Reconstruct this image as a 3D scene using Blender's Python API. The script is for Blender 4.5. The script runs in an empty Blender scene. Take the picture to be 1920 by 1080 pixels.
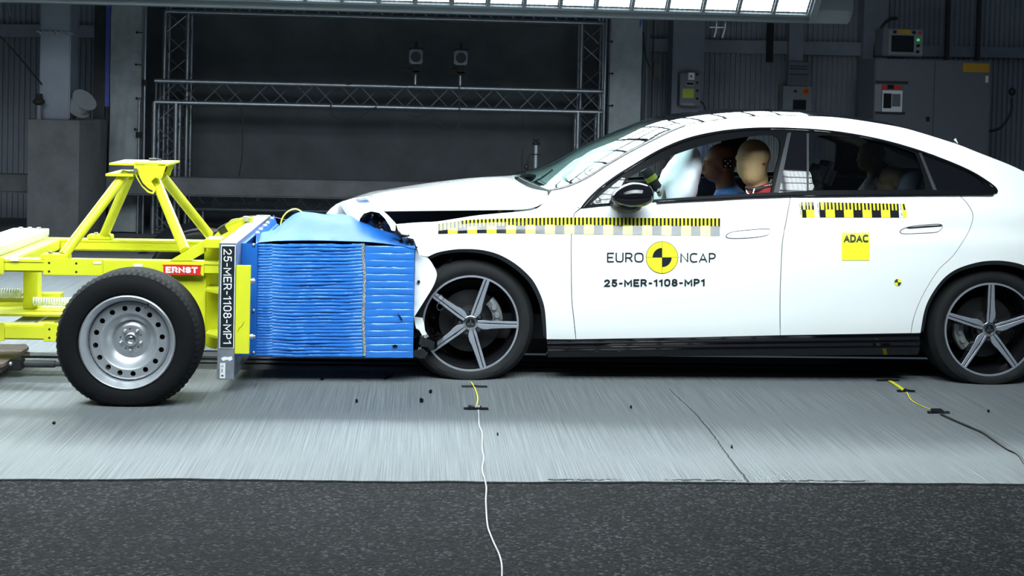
import bpy, bmesh, math, random
from mathutils import Vector, Matrix, noise
from mathutils.geometry import delaunay_2d_cdt
random.seed(7)
C = bpy.context.scene.collection
sc = bpy.context.scene

# ------------------------------------------------------------------ camera
F = 2500.0; YAW = .06886; PITCH = .03; ROLL = .02362
CAM = Vector((-.2941, -6.8783, 1.5019)); CY = 253.78
FW = Vector((math.sin(YAW)*math.cos(PITCH), math.cos(YAW)*math.cos(PITCH), -math.sin(PITCH)))
_r = FW.cross(Vector((0, 0, 1))).normalized(); _u = _r.cross(FW)
RT = _r*math.cos(ROLL) + _u*math.sin(ROLL); UP = -_r*math.sin(ROLL) + _u*math.cos(ROLL)
cd = bpy.data.cameras.new('camera'); cam = bpy.data.objects.new('camera', cd); C.objects.link(cam)
cd.sensor_width = 36; cd.lens = 36*F/1920; cd.shift_y = (CY-540)/1920; cd.clip_end = 200
cam.matrix_world = Matrix(((RT.x, UP.x, -FW.x, CAM.x), (RT.y, UP.y, -FW.y, CAM.y), (RT.z, UP.z, -FW.z, CAM.z), (0, 0, 0, 1)))
sc.camera = cam

# ------------------------------------------------------------------ world and exposure
w = bpy.data.worlds.new('world'); sc.world = w; w.use_nodes = True
w.node_tree.nodes['Background'].inputs[0].default_value = (.55, .75, 1, 1)
w.node_tree.nodes['Background'].inputs[1].default_value = .07
sc.view_settings.view_transform = 'Standard'; sc.view_settings.look = 'None'
sc.view_settings.exposure = 0.0; sc.view_settings.gamma = 1; sc.view_settings.use_curve_mapping = False

# ------------------------------------------------------------------ the two overhead banks of lamps (their housings are built further down)
LIGHT_COL = (.86, .97, 1.0)
def lamp_bank(name, loc, tilt, sx, sy, power, spread, nx, ny, row=None):
    """large area lamp divided into square honeycomb modules; tilt turns it about X"""
    L = bpy.data.lights.new(name, 'AREA'); L.shape = 'RECTANGLE'; L.size = sx; L.size_y = sy
    L.energy = power; L.color = LIGHT_COL; L.spread = math.radians(spread)
    o = bpy.data.objects.new(name, L); C.objects.link(o); o.visible_camera = True
    o.location = loc; o.rotation_euler = (math.radians(tilt), 0, 0)
    L.use_nodes = True; nt = L.node_tree; N = nt.nodes; em = [n for n in N if n.type == 'EMISSION'][0]
    g = N.new('ShaderNodeNewGeometry'); sp = N.new('ShaderNodeSeparateXYZ'); nt.links.new(g.outputs['Parametric'], sp.inputs[0])
    def M(op, a, b=None):
        m = N.new('ShaderNodeMath'); m.operation = op
        for i, v in enumerate((a, b)):
            if v is None: continue
            if isinstance(v, (int, float)): m.inputs[i].default_value = v
            else: nt.links.new(v, m.inputs[i])
        return m.outputs[0]
    def band(x, n, wd):
        fr = M('FRACT', M('MULTIPLY', x, n)); return M('GREATER_THAN', M('SUBTRACT', .5, M('ABSOLUTE', M('SUBTRACT', fr, .5))), wd)
    a = band(sp.outputs[0], nx, .075); b = band(sp.outputs[1], ny, .075)
    if row:      # one row of modules is driven harder than the rest
        rw = M('ADD', 1, M('MULTIPLY', row[2], M('LESS_THAN', M('ABSOLUTE', M('SUBTRACT', sp.outputs[1], row[0])), row[1])))
    c = band(sp.outputs[0], nx*7, .13); e = band(sp.outputs[1], ny*7, .13)       # honeycomb cells inside a module
    nt.links.new(M('MULTIPLY', M('MULTIPLY', a, M('MULTIPLY', b, rw) if row else b), M('ADD', .25, M('MULTIPLY', M('MULTIPLY', c, e), 1.35))), em.inputs['Strength'])
    return o
FAR_BANK = lamp_bank('far_bank_lamp', (-1.60, 3.49, 3.33), -45, 9.3, 3.0, 690, 150, 30, 10, (.30, .05, 13))
NEAR_BANK = lamp_bank('near_bank_lamp', (-1.00, -2.5, 3.75), 44, 7.9, 2.2, 365, 90, 30, 7)

# ------------------------------------------------------------------ picture ray helpers: where a traced point lies on a known plane or surface
def ray(px, py): return FW + RT*((px-960)/F) + UP*((CY-py)/F)
def cam_px(p):
    d = p-CAM; z = d.dot(FW); return (960+F*d.dot(RT)/z, CY-F*d.dot(UP)/z)
def onY(px, py, Y):
    d = ray(px, py); return CAM + d*((Y-CAM.y)/d.y)
def onZ(px, py, Z=0.0):
    d = ray(px, py); return CAM + d*((Z-CAM.z)/d.z)
def lerp(a, b, t): return a + (b-a)*t
def interp(x, xs, ys):
    if x <= xs[0]: return ys[0]
    for i in range(len(xs)-1):
        if x <= xs[i+1]:
            t = (x-xs[i])/(xs[i+1]-xs[i]); 
            m0 = (ys[i+1]-ys[i-1])/(xs[i+1]-xs[i-1]) if i > 0 else (ys[1]-ys[0])/(xs[1]-xs[0])
            m1 = (ys[i+2]-ys[i])/(xs[i+2]-xs[i]) if i+2 < len(xs) else (ys[i+1]-ys[i])/(xs[i+1]-xs[i])
            h = xs[i+1]-xs[i]; t2 = t*t; t3 = t2*t
            return (2*t3-3*t2+1)*ys[i] + (t3-2*t2+t)*h*m0 + (-2*t3+3*t2)*ys[i+1] + (t3-t2)*h*m1
    return ys[-1]
def cr(pts, n=5):
    """smooth open curve through pts (pixel tuples or Vectors)"""
    P_ = [Vector(p) for p in pts]; out = []
    for i in range(len(P_)-1):
        a = P_[i-1] if i else P_[0]*2-P_[1]; b = P_[i]; c = P_[i+1]; d = P_[i+2] if i+2 < len(P_) else P_[-1]*2-P_[-2]
        for k in range(n):
            t = k/n; out.append(.5*((2*b)+(c-a)*t+(2*a-5*b+4*c-d)*t*t+(3*b-a-3*c+d)*t**3))
    out.append(P_[-1]); return out
def closed(pts, n=4):
    m = len(pts); P_ = [Vector(p) for p in pts]; out = []
    for i in range(m):
        a, b, c, d = P_[i-1], P_[i], P_[(i+1) % m], P_[(i+2) % m]
        for k in range(n):
            t = k/n; out.append(.5*((2*b)+(c-a)*t+(2*a-5*b+4*c-d)*t*t+(3*b-a-3*c+d)*t**3))
    return out

# ------------------------------------------------------------------ materials
MATS = {}
def mat(name, col, rough=.5, metal=0, noise_amt=0, noise_scale=8, stretch=(1, 1, 1), bump=0, bump_scale=None, coat=0, emit=0, col2=None, spec=.5):
    m = bpy.data.materials.new(name); m.use_nodes = True; nt = m.node_tree; N = nt.nodes; b = N['Principled BSDF']
    b.inputs['Base Color'].default_value = (*col, 1); b.inputs['Roughness'].default_value = rough; b.inputs['Metallic'].default_value = metal
    b.inputs['Coat Weight'].default_value = coat; b.inputs['Coat Roughness'].default_value = .04; b.inputs['Specular IOR Level'].default_value = spec
    if emit: b.inputs['Emission Color'].default_value = (*col, 1); b.inputs['Emission Strength'].default_value = emit
    tc = N.new('ShaderNodeTexCoord'); mp = N.new('ShaderNodeMapping'); mp.inputs['Scale'].default_value = stretch
    nt.links.new(tc.outputs['Object'], mp.inputs[0])
    if noise_amt:
        n = N.new('ShaderNodeTexNoise'); n.inputs['Scale'].default_value = noise_scale; n.inputs['Detail'].default_value = 6; n.inputs['Roughness'].default_value = .65
        nt.links.new(mp.outputs[0], n.inputs[0])
        rp = N.new('ShaderNodeValToRGB'); rp.color_ramp.elements[0].position = .32; rp.color_ramp.elements[1].position = .68
        c2 = col2 or tuple(c*(1-noise_amt) for c in col)
        rp.color_ramp.elements[0].color = (*c2, 1); rp.color_ramp.elements[1].color = (*col, 1)
        nt.links.new(n.outputs['Fac'], rp.inputs[0]); nt.links.new(rp.outputs[0], b.inputs['Base Color'])
    if bump:
        n2 = N.new('ShaderNodeTexNoise'); n2.inputs['Scale'].default_value = bump_scale or noise_scale*2; n2.inputs['Detail'].default_value = 5
        nt.links.new(mp.outputs[0], n2.inputs[0]); bp = N.new('ShaderNodeBump'); bp.inputs['Strength'].default_value = bump; bp.inputs['Distance'].default_value = .01
        nt.links.new(n2.outputs['Fac'], bp.inputs['Height']); nt.links.new(bp.outputs[0], b.inputs['Normal'])
    MATS[name] = m; return m
def glass(name, tint, gloss=.0):
    m = bpy.data.materials.new(name); m.use_nodes = True; nt = m.node_tree; N = nt.nodes; N.remove(N['Principled BSDF'])
    out = N['Material Output']; t = N.new('ShaderNodeBsdfTransparent'); t.inputs[0].default_value = (*tint, 1)
    g = N.new('ShaderNodeBsdfGlossy'); g.inputs['Roughness'].default_value = .015
    fr = N.new('ShaderNodeFresnel'); fr.inputs[0].default_value = 1.5; mx = N.new('ShaderNodeMixShader')
    ge = N.new('ShaderNodeNewGeometry'); k = N.new('ShaderNodeMath'); k.operation = 'MULTIPLY'; iv = N.new('ShaderNodeMath'); iv.operation = 'SUBTRACT'; iv.inputs[0].default_value = 1
    nt.links.new(ge.outputs['Backfacing'], iv.inputs[1]); nt.links.new(fr.outputs[0], k.inputs[0]); nt.links.new(iv.outputs[0], k.inputs[1])      # only the entry face reflects
    nt.links.new(k.outputs[0], mx.inputs[0]); nt.links.new(t.outputs[0], mx.inputs[1]); nt.links.new(g.outputs[0], mx.inputs[2]); nt.links.new(mx.outputs[0], out.inputs[0])
    MATS[name] = m; return m
mat('white_paint', (.84, .86, .86), .28, coat=1, noise_amt=.02, noise_scale=3)
mat('black_trim', (.005, .0055, .0065), .35, noise_amt=.2, spec=.04)
mat('seal', (.022, .025, .030), .5, noise_amt=.2, spec=.3)
mat('gloss_black', (.005, .005, .007), .04, noise_amt=.1)
mat('cavity', (.008, .008, .009), .8, noise_amt=.3)
mat('interior', (.02, .02, .022), .7, noise_amt=.2, noise_scale=30)
mat('headliner', (.10, .10, .10), .9, noise_amt=.2, noise_scale=60)
glass('tinted_glass', (.58, .60, .62)); glass('clear_glass', (.84, .95, .93)); glass('pale_glass', (.92, .95, .95))
mat('roof_glass', (.005, .005, .007), .04, noise_amt=.1, spec=.4)
mat('tyre', (.012, .013, .014), .75, noise_amt=.3, noise_scale=25, bump=.08, bump_scale=80, spec=.25)
mat('tread', (.010, .011, .012), .8, noise_amt=.3, noise_scale=25, spec=.2)
mat('dark_tyre', (.0045, .005, .006), .8, noise_amt=.3, noise_scale=25, spec=.18)
mat('steel_rim', (.50, .52, .55), .36, .75, noise_amt=.1, noise_scale=14)
mat('machined', (.56, .59, .67), .3, .75, noise_amt=.1, noise_scale=40)
mat('rim_black', (.008, .008, .01), .2, coat=1, noise_amt=.1)
mat('chrome', (.7, .72, .75), .15, 1, noise_amt=.05)
mat('disc_metal', (.045, .046, .048), .45, .8, noise_amt=.3, noise_scale=10)
mat('caliper', (.30, .32, .33), .45, .5, noise_amt=.3)
mat('yellow_paint', (.61, .63, .022), .4, noise_amt=.07, noise_scale=9, coat=.2)
mat('yellow_label', (.85, .84, .03), .4, noise_amt=.05)
mat('tape_yellow', (.84, .80, .05), .12, noise_amt=.05)
mat('tape_black', (.015, .015, .018), .12, noise_amt=.1)
mat('label_white', (.8, .82, .84), .4, noise_amt=.05)
mat('ink', (.012, .018, .022), .5, noise_amt=.1, spec=.1)
mat('grey_ink', (.05, .055, .045), .5, noise_amt=.1, spec=.1)
mat('blue_sheet', (.015, .115, .44), .5, noise_amt=.25, noise_scale=5, bump=.25, bump_scale=9, spec=.1)
mat('blue_core', (.026, .18, .62), .33, .1, noise_amt=.22, noise_scale=7, stretch=(1, 1, 14), coat=.15, bump=.2, bump_scale=16)
mat('aluminium', (.50, .55, .62), .38, .8, noise_amt=.35, noise_scale=11, stretch=(1, 3, 1))
mat('honeycomb_core', (.55, .55, .5), .45, .6, noise_amt=.6, noise_scale=120, bump=1, bump_scale=150)
mat('bolt_steel', (.62, .63, .64), .3, .9, noise_amt=.1)
mat('badge_red', (.55, .025, .02), .4, noise_amt=.1)
mat('rust', (.30, .20, .17), .7, .3, noise_amt=.5, noise_scale=14, col2=(.16, .15, .15), bump=.3)
mat('dark_steel', (.06, .065, .07), .5, .6, noise_amt=.3)
mat('white_plastic', (.75, .78, .78), .5, noise_amt=.05)
mat('silver_board', (.62, .68, .70), .45, .3, noise_amt=.15, noise_scale=6)
mat('concrete', (.20, .222, .235), .6, noise_amt=.6, noise_scale=5, stretch=(46, .28, 1), bump=.5, bump_scale=14, spec=.3)
mat('asphalt', (.02, .021, .023), .9, spec=.1)
def chippings(m):
    # stone chippings of different greys set in dark binder
    nt = m.node_tree; N = nt.nodes; bs = N['Principled BSDF']; tc = N.new('ShaderNodeTexCoord'); v = N.new('ShaderNodeTexVoronoi'); v.inputs['Scale'].default_value = 95; nt.links.new(tc.outputs['Object'], v.inputs['Vector'])
    s = N.new('ShaderNodeSeparateColor'); nt.links.new(v.outputs['Color'], s.inputs[0]); r = N.new('ShaderNodeValToRGB'); nt.links.new(s.outputs[0], r.inputs[0])
    el = r.color_ramp.elements; el[0].position = .25; el[0].color = (.0038, .0041, .0047, 1); el[1].position = 1; el[1].color = (.060, .062, .065, 1); k = el.new(.8); k.color = (.0155, .0163, .018, 1)
    n = N.new('ShaderNodeTexNoise'); n.inputs['Scale'].default_value = 1.6; n.inputs['Detail'].default_value = 4; nt.links.new(tc.outputs['Object'], n.inputs[0]); r2 = N.new('ShaderNodeValToRGB'); nt.links.new(n.outputs['Fac'], r2.inputs[0])
    r2.color_ramp.elements[0].position = .3; r2.color_ramp.elements[1].position = .7; r2.color_ramp.elements[0].color = (.6, .6, .6, 1); r2.color_ramp.elements[1].color = (1.15, 1.15, 1.15, 1)
    mx = N.new('ShaderNodeMix'); mx.data_type = 'RGBA'; mx.blend_type = 'MULTIPLY'; mx.inputs[0].default_value = 1; nt.links.new(r.outputs[0], mx.inputs[6]); nt.links.new(r2.outputs[0], mx.inputs[7]); nt.links.new(mx.outputs[2], bs.inputs['Base Color'])
    bp = N.new('ShaderNodeBump'); bp.inputs['Strength'].default_value = .8; bp.inputs['Distance'].default_value = .004; nt.links.new(v.outputs['Distance'], bp.inputs['Height']); bp.invert = True; nt.links.new(bp.outputs[0], bs.inputs['Normal'])
chippings(MATS['asphalt'])
mat('track_steel', (.035, .04, .045), .45, .4, noise_amt=.5, noise_scale=4, stretch=(1, 9, 1))
mat('crack', (.03, .032, .035), .9, noise_amt=.3)
mat('curtain', (.078, .087, .098), .95, noise_amt=.3, noise_scale=3, bump=.4, bump_scale=5)
mat('pale_cloth', (.29, .32, .345), .85, noise_amt=.35, noise_scale=4, bump=.5, bump_scale=5)
mat('sheet_wall', (.26, .29, .335), .55, .1, noise_amt=.2, noise_scale=2)
mat('girt', (.24, .27, .32), .6, .1, noise_amt=.25, noise_scale=4)
mat('block_concrete', (.125, .13, .14), .9, noise_amt=.4, noise_scale=4, bump=.4)
mat('column_paint', (.19, .215, .27), .6, noise_amt=.2, noise_scale=3)
mat('truss_metal', (.31, .335, .37), .35, .85, noise_amt=.2, noise_scale=12)
mat('bank_paint', (.15, .18, .20), .55, .2, noise_amt=.06, noise_scale=3)
mat('cabinet_paint', (.135, .15, .175), .5, noise_amt=.08, noise_scale=3)
mat('box_paint', (.24, .26, .28), .5, noise_amt=.1)
mat('orange_label', (.55, .30, .02), .6, noise_amt=.1); mat('red_plastic', (.6, .04, .02), .4, noise_amt=.1)
mat('green_led', (.05, .8, .15), .4, noise_amt=.02, emit=.6); mat('screen', (.01, .012, .014), .15, noise_amt=.1)
mat('lime_label', (.45, .52, .05), .6, noise_amt=.15)
mat('dummy_tan', (.42, .30, .15), .55, noise_amt=.15, noise_scale=10)
mat('dummy_brown', (.20, .09, .05), .5, noise_amt=.2, noise_scale=10)
mat('shirt_red', (.42, .03, .03), .8, noise_amt=.2, noise_scale=12, bump=.3); mat('shirt_blue', (.03, .14, .45), .75, noise_amt=.25, noise_scale=12, bump=.3)
mat('airbag', (.62, .68, .74), .8, noise_amt=.12, noise_scale=5, bump=.4, bump_scale=4)
mat('cable_white', (.46, .47, .48), .5, noise_amt=.1); mat('cable_grey', (.18, .19, .2), .5, noise_amt=.1); mat('cable_black', (.015, .015, .017), .5, noise_amt=.1)
mat('blue_strap', (.05, .07, .35), .6, noise_amt=.2); mat('seat_grey', (.22, .26, .30), .7, noise_amt=.2)
mat('dark_cover', (.012, .014, .03), .6, noise_amt=.3); mat('grey_fold', (.30, .31, .33), .4, noise_amt=.1); mat('orange_tape', (.5, .12, .03), .6, noise_amt=.2)

# ------------------------------------------------------------------ mesh helpers
class MB:
    def __init__(s): s.v = []; s.f = []; s.m = []
    def add(s, vs, fs, mi=0):
        b = len(s.v); s.v += [Vector(v) for v in vs]; s.f += [tuple(i+b for i in f) for f in fs]; s.m += [mi]*len(fs); return s
    def box(s, a, b, mi=0, bev=0):
        x0, y0, z0 = (min(a[i], b[i]) for i in range(3)); x1, y1, z1 = (max(a[i], b[i]) for i in range(3))
        if not bev:
            return s.add([(x0,y0,z0),(x1,y0,z0),(x1,y1,z0),(x0,y1,z0),(x0,y0,z1),(x1,y0,z1),(x1,y1,z1),(x0,y1,z1)],
                         [(0,3,2,1),(4,5,6,7),(0,1,5,4),(1,2,6,5),(2,3,7,6),(3,0,4,7)], mi)
        bm = bmesh.new(); bmesh.ops.create_cube(bm, size=1)
        for v in bm.verts: v.co = Vector(((x0+x1)/2+v.co.x*(x1-x0), (y0+y1)/2+v.co.y*(y1-y0), (z0+z1)/2+v.co.z*(z1-z0)))
        bmesh.ops.bevel(bm, geom=bm.edges[:], offset=min(bev, .45*min(x1-x0, y1-y0, z1-z0)), segments=2, affect='EDGES')
        return s.bm(bm, mi)
    def bm(s, bm, mi=0):
        bm.verts.index_update(); s.add([v.co.copy() for v in bm.verts], [[v.index for v in f.verts] for f in bm.faces], mi); bm.free(); return s
    def cyl(s, p0, p1, r0, r1=None, n=12, mi=0, cap=True):
        p0, p1 = Vector(p0), Vector(p1); r1 = r0 if r1 is None else r1; d = (p1-p0).normalized()
        a = d.orthogonal().normalized(); b = d.cross(a); vs = []
        for p, r in ((p0, r0), (p1, r1)):
            for k in range(n): t = 2*math.pi*k/n; vs.append(p+a*r*math.cos(t)+b*r*math.sin(t))
        fs = [(k, (k+1) % n, n+(k+1) % n, n+k) for k in range(n)]
        if cap: fs += [tuple(range(n))[::-1], tuple(range(n, 2*n))]
        return s.add(vs, fs, mi)
    def tube(s, pts, r, n=8, mi=0):
        pts = [Vector(p) for p in pts]; vs = []; fs = []; a = None
        for i, p in enumerate(pts):
            d = (pts[min(i+1, len(pts)-1)]-pts[max(i-1, 0)]).normalized()
            a = (d.orthogonal() if a is None else a-d*a.dot(d)).normalized(); b = d.cross(a)
            rr = r[i] if isinstance(r, (list, tuple)) else r
            for k in range(n): t = 2*math.pi*k/n; vs.append(p+a*rr*math.cos(t)+b*rr*math.sin(t))
        for i in range(len(pts)-1):
            for k in range(n): fs.append((i*n+k, i*n+(k+1) % n, (i+1)*n+(k+1) % n, (i+1)*n+k))
        fs += [tuple(range(n))[::-1], tuple(range((len(pts)-1)*n, len(pts)*n))]
        return s.add(vs, fs, mi)
    def lathe(s, prof, n=48, mi=0, T=None, loop=False):
        """prof: (radius, y) about the Y axis"""
        vs = []; fs = []; m = len(prof)
        for k in range(n):
            t = 2*math.pi*k/n
            for r, y in prof: vs.append(Vector((r*math.cos(t), y, r*math.sin(t))))
        for k in range(n):
            k2 = (k+1) % n
            for j in range(m if loop else m-1): j2 = (j+1) % m; fs.append((k*m+j, k*m+j2, k2*m+j2, k2*m+j))
        if T: vs = [T @ v for v in vs]
        return s.add(vs, fs, mi)
    def prism(s, poly, depth, mi=0):
        """poly: 3D outline, depth: offset vector"""
        n = len(poly); P_ = [Vector(p) for p in poly]; d = Vector(depth)
        return s.add(P_+[p+d for p in P_], [tuple(range(n)), tuple(range(n, 2*n))[::-1]]+[(k, k+n, (k+1) % n+n, (k+1) % n) for k in range(n)], mi)
    def ball(s, c, r, mi=0, seg=16, rings=10, T=None):
        c = Vector(c); r = Vector(r) if not isinstance(r, (int, float)) else Vector((r, r, r)); vs = []; fs = []
        for i in range(rings+1):
            ph = math.pi*i/rings
            for k in range(seg):
                th = 2*math.pi*k/seg; v = Vector((r.x*math.sin(ph)*math.cos(th), r.y*math.sin(ph)*math.sin(th), r.z*math.cos(ph)))
                vs.append(c+(T @ v if T else v))
        for i in range(rings):
            for k in range(seg): fs.append((i*seg+k, (i+1)*seg+k, (i+1)*seg+(k+1) % seg, i*seg+(k+1) % seg))
        return s.add(vs, fs, mi)
    def grid(s, rows, mi=0):
        m = len(rows[0]); vs = [v for r in rows for v in r]
        return s.add(vs, [(i*m+j, i*m+j+1, (i+1)*m+j+1, (i+1)*m+j) for i in range(len(rows)-1) for j in range(m-1)], mi)
    def slab(s, rows, off, mi=0):
        """closed sheet from a grid of points and an offset vector"""
        R = [list(map(Vector, r)) for r in rows]; o = Vector(off); n = len(R); m = len(R[0])
        vs = [v for r in R for v in r]; k = len(vs); vs = vs+[v+o for v in vs]; fs = []
        for i in range(n-1):
            for j in range(m-1):
                q = (i*m+j, i*m+j+1, (i+1)*m+j+1, (i+1)*m+j); fs += [q, tuple(x+k for x in q[::-1])]
        rim = [j for j in range(m)]+[i*m+m-1 for i in range(1, n)]+[(n-1)*m+j for j in range(m-2, -1, -1)]+[i*m for i in range(n-2, 0, -1)]
        for a, b in zip(rim, rim[1:]+rim[:1]): fs.append((a, a+k, b+k, b))
        return s.add(vs, fs, mi)
    def build(s, name, mats, parent=None, smooth=35, T=None, fix=True):
        me = bpy.data.meshes.new(name)
        vs = [T @ v for v in s.v] if T else s.v
        bm = bmesh.new(); bv = [bm.verts.new(v) for v in vs]
        for f, mi in zip(s.f, s.m):
            if len(set(f)) < 3: continue
            try: bf = bm.faces.new([bv[i] for i in f]); bf.material_index = mi
            except ValueError: pass
        bmesh.ops.remove_doubles(bm, verts=bm.verts, dist=1e-6)
        if fix: bmesh.ops.recalc_face_normals(bm, faces=bm.faces[:])
        bm.to_mesh(me); bm.free()
        for m in (mats if isinstance(mats, (list, tuple)) else [mats]): me.materials.append(MATS[m])
        if smooth:
            for p in me.polygons: p.use_smooth = True
            me.set_sharp_from_angle(angle=math.radians(smooth))
        o = bpy.data.objects.new(name, me); C.objects.link(o)
        if parent: attach(o, parent)
        return o
def attach(o, parent):
    o.parent = parent
    if parent.type == 'EMPTY': o.matrix_parent_inverse = Matrix.Translation(parent.location).inverted()
def tag(o, label, cat, group=None, kind=None):
    o['label'] = label; o['category'] = cat
    if group: o['group'] = group
    if kind: o['kind'] = kind
    return o
def thing(name, loc, label, cat, group=None):
    o = bpy.data.objects.new(name, None); C.objects.link(o); o.location = loc; o.empty_display_size = .1
    return tag(o, label, cat, group)
def struct(o): o['kind'] = 'structure'; return o
def copy_tree(o, parent=None):
    c = o.copy(); C.objects.link(c)
    if parent: c.parent = parent
    for ch in [x for x in C.objects if x.parent == o]: copy_tree(ch, c)
    return c
def inside(p, poly):
    c = False; n = len(poly); j = n-1
    for i in range(n):
        a, b = poly[i], poly[j]
        if (a[1] > p[1]) != (b[1] > p[1]) and p[0] < (b[0]-a[0])*(p[1]-a[1])/(b[1]-a[1])+a[0]: c = not c
        j = i
    return c
def dense(poly, step):
    out = []; n = len(poly)
    for i in range(n):
        a, b = Vector(poly[i][:2]), Vector(poly[(i+1) % n][:2]); k = max(1, int((b-a).length/step))
        out += [a.lerp(b, t/k) for t in range(k)]
    return out
def inset_poly(poly, d):
    n = len(poly); P_ = [Vector(p[:2]) for p in poly]
    area = sum(P_[i].x*P_[(i+1) % n].y-P_[(i+1) % n].x*P_[i].y for i in range(n)); s = 1 if area > 0 else -1; out = []
    for i in range(n):
        e1 = (P_[i]-P_[i-1]); e2 = (P_[(i+1) % n]-P_[i])
        if e1.length < 1e-6 or e2.length < 1e-6: out.append(P_[i]); continue
        e1.normalize(); e2.normalize(); nn = Vector((-e1.y-e2.y, e1.x+e2.x))
        if nn.length < .2: out.append(P_[i]); continue
        nn.normalize(); out.append(P_[i]+nn*d*s)
    return out
def sheet(name, poly, fn, mats, parent=None, step=14, holes=(), inset=0, off=(0, .004, 0), smooth=30, mb=None, mi=0):
    """closed sheet: a traced outline (with holes) carried onto the surface fn(px, py)"""
    poly = [Vector(p[:2]) for p in poly]
    if inset: poly = inset_poly(poly, inset)
    loops = [dense(poly, step)]+[dense(h, step) for h in holes]
    pts = []; edges = []
    for lp in loops:
        b = len(pts); n = len(lp); pts += lp; edges += [(b+i, b+(i+1) % n) for i in range(n)]
    nb = len(pts); x0 = min(p.x for p in poly); x1 = max(p.x for p in poly); y0 = min(p.y for p in poly); y1 = max(p.y for p in poly)
    bnd = pts[:]; y = y0+step*.5; k = 0
    while y < y1:
        x = x0+step*(.25+.5*(k % 2))
        while x < x1:
            p = Vector((x, y))
            if inside(p, loops[0]) and not any(inside(p, h) for h in loops[1:]) and min((p-q).length_squared for q in bnd) > (step*.45)**2: pts.append(p)
            x += step
        y += step*.87; k += 1
    vs, es, fs, *_ = delaunay_2d_cdt([Vector(p) for p in pts], edges, [], 0, 1e-5)
    keep = []
    for f in fs:
        c = Vector((sum(vs[i].x for i in f)/len(f), sum(vs[i].y for i in f)/len(f)))
        if inside(c, loops[0]) and not any(inside(c, h) for h in loops[1:]): keep.append(tuple(f))
    P3 = [fn(v.x, v.y) for v in vs]; o = Vector(off); k = len(P3)
    cnt = {}
    for f in keep:
        for a, b in zip(f, f[1:]+f[:1]):
            cnt[(a, b)] = 1
    rim = [(a, b) for (a, b) in cnt if (b, a) not in cnt]
    m = mb or MB()
    m.add(P3+[p+o for p in P3], keep+[tuple(i+k for i in f[::-1]) for f in keep]+[(b, a, a+k, b+k) for a, b in rim], mi)
    if mb: return m
    return m.build(name, mats, parent, smooth)
def mirror(o, name, parent, Yc):
    me = o.data.copy()
    for v in me.vertices: v.co.y = 2*Yc-v.co.y
    me.flip_normals(); n = bpy.data.objects.new(name, me); C.objects.link(n); attach(n, parent); return n
def _arc(cx, cy, rx, ry, a0, a1, n=7): return [(cx+rx*math.cos(math.radians(a0+(a1-a0)*k/n)), cy+ry*math.sin(math.radians(a0+(a1-a0)*k/n))) for k in range(n+1)]
def _oval(w_, r): return _arc(w_-r, 1-r, r, r, 0, 90)+_arc(r, 1-r, r, r, 90, 180)+_arc(r, r, r, r, 180, 270)+_arc(w_-r, r, r, r, 270, 360)+[(w_, 1-r)]
GLYPH = {
 'E': (.56, [[(.56, 0), (0, 0), (0, 1), (.56, 1)], [(0, .5), (.5, .5)]]), 'U': (.66, [[(0, 1)]+_arc(.25, .25, .25, .25, 180, 270)+_arc(.41, .25, .25, .25, 270, 360)+[(.66, 1)]]),
 'R': (.62, [[(0, 0), (0, 1)]+_arc(.34, .73, .26, .27, 90, -90)+[(0, .46)], [(.34, .46), (.62, 0)]]), 'O': (.78, [_oval(.78, .30)]), 'N': (.66, [[(0, 0), (0, 1), (.66, 0), (.66, 1)]]),
 'C': (.62, [[(.62, .95)]+_arc(.34, .66, .34, .34, 80, 180)+_arc(.34, .34, .34, .34, 180, 280)+[(.62, .05)]]), 'A': (.70, [[(0, 0), (.35, 1), (.70, 0)], [(.11, .30), (.59, .30)]]),
 'P': (.58, [[(0, 0), (0, 1)]+_arc(.30, .71, .28, .29, 90, -90)+[(0, .42)]]), '2': (.58, [[(.02, .80)]+_arc(.29, .71, .27, .29, 160, -25)+[(.0, .0), (.58, 0)]]),
 '5': (.56, [[(.52, 1), (.09, 1), (.05, .53), (.10, .56)]+_arc(.28, .31, .28, .31, 110, -150)]), '-': (.34, [[(0, .42), (.34, .42)]]), 'M': (.82, [[(0, 0), (0, 1), (.41, .28), (.82, 1), (.82, 0)]]),
 '1': (.30, [[(0, .78), (.26, 1), (.26, 0)]]), '0': (.58, [_oval(.58, .28)]), '8': (.58, [_arc(.29, .76, .25, .24, 0, 360, 16), _arc(.29, .26, .29, .26, 0, 360, 16)]), '4': (.6, [[(.46, 0), (.46, 1), (0, .28), (.6, .28)]]),
 'D': (.66, [[(0, 0), (0, 1)]+_arc(.26, .6, .40, .40, 90, 0)+_arc(.26, .4, .40, .40, 0, -90)+[(0, 0), (0, .2)]]), 'S': (.58, [_arc(.29, .75, .28, .25, 20, 270)+_arc(.29, .25, .29, .25, 90, -160)]), 'T': (.62, [[(0, 1), (.62, 1)], [(.31, 1), (.31, 0)]]),
 'm': (.7, [[(0, 0), (0, .6), (.35, .6), (.35, 0)], [(.35, .6), (.7, .6), (.7, 0)]]), ' ': (.3, [])}
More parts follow.
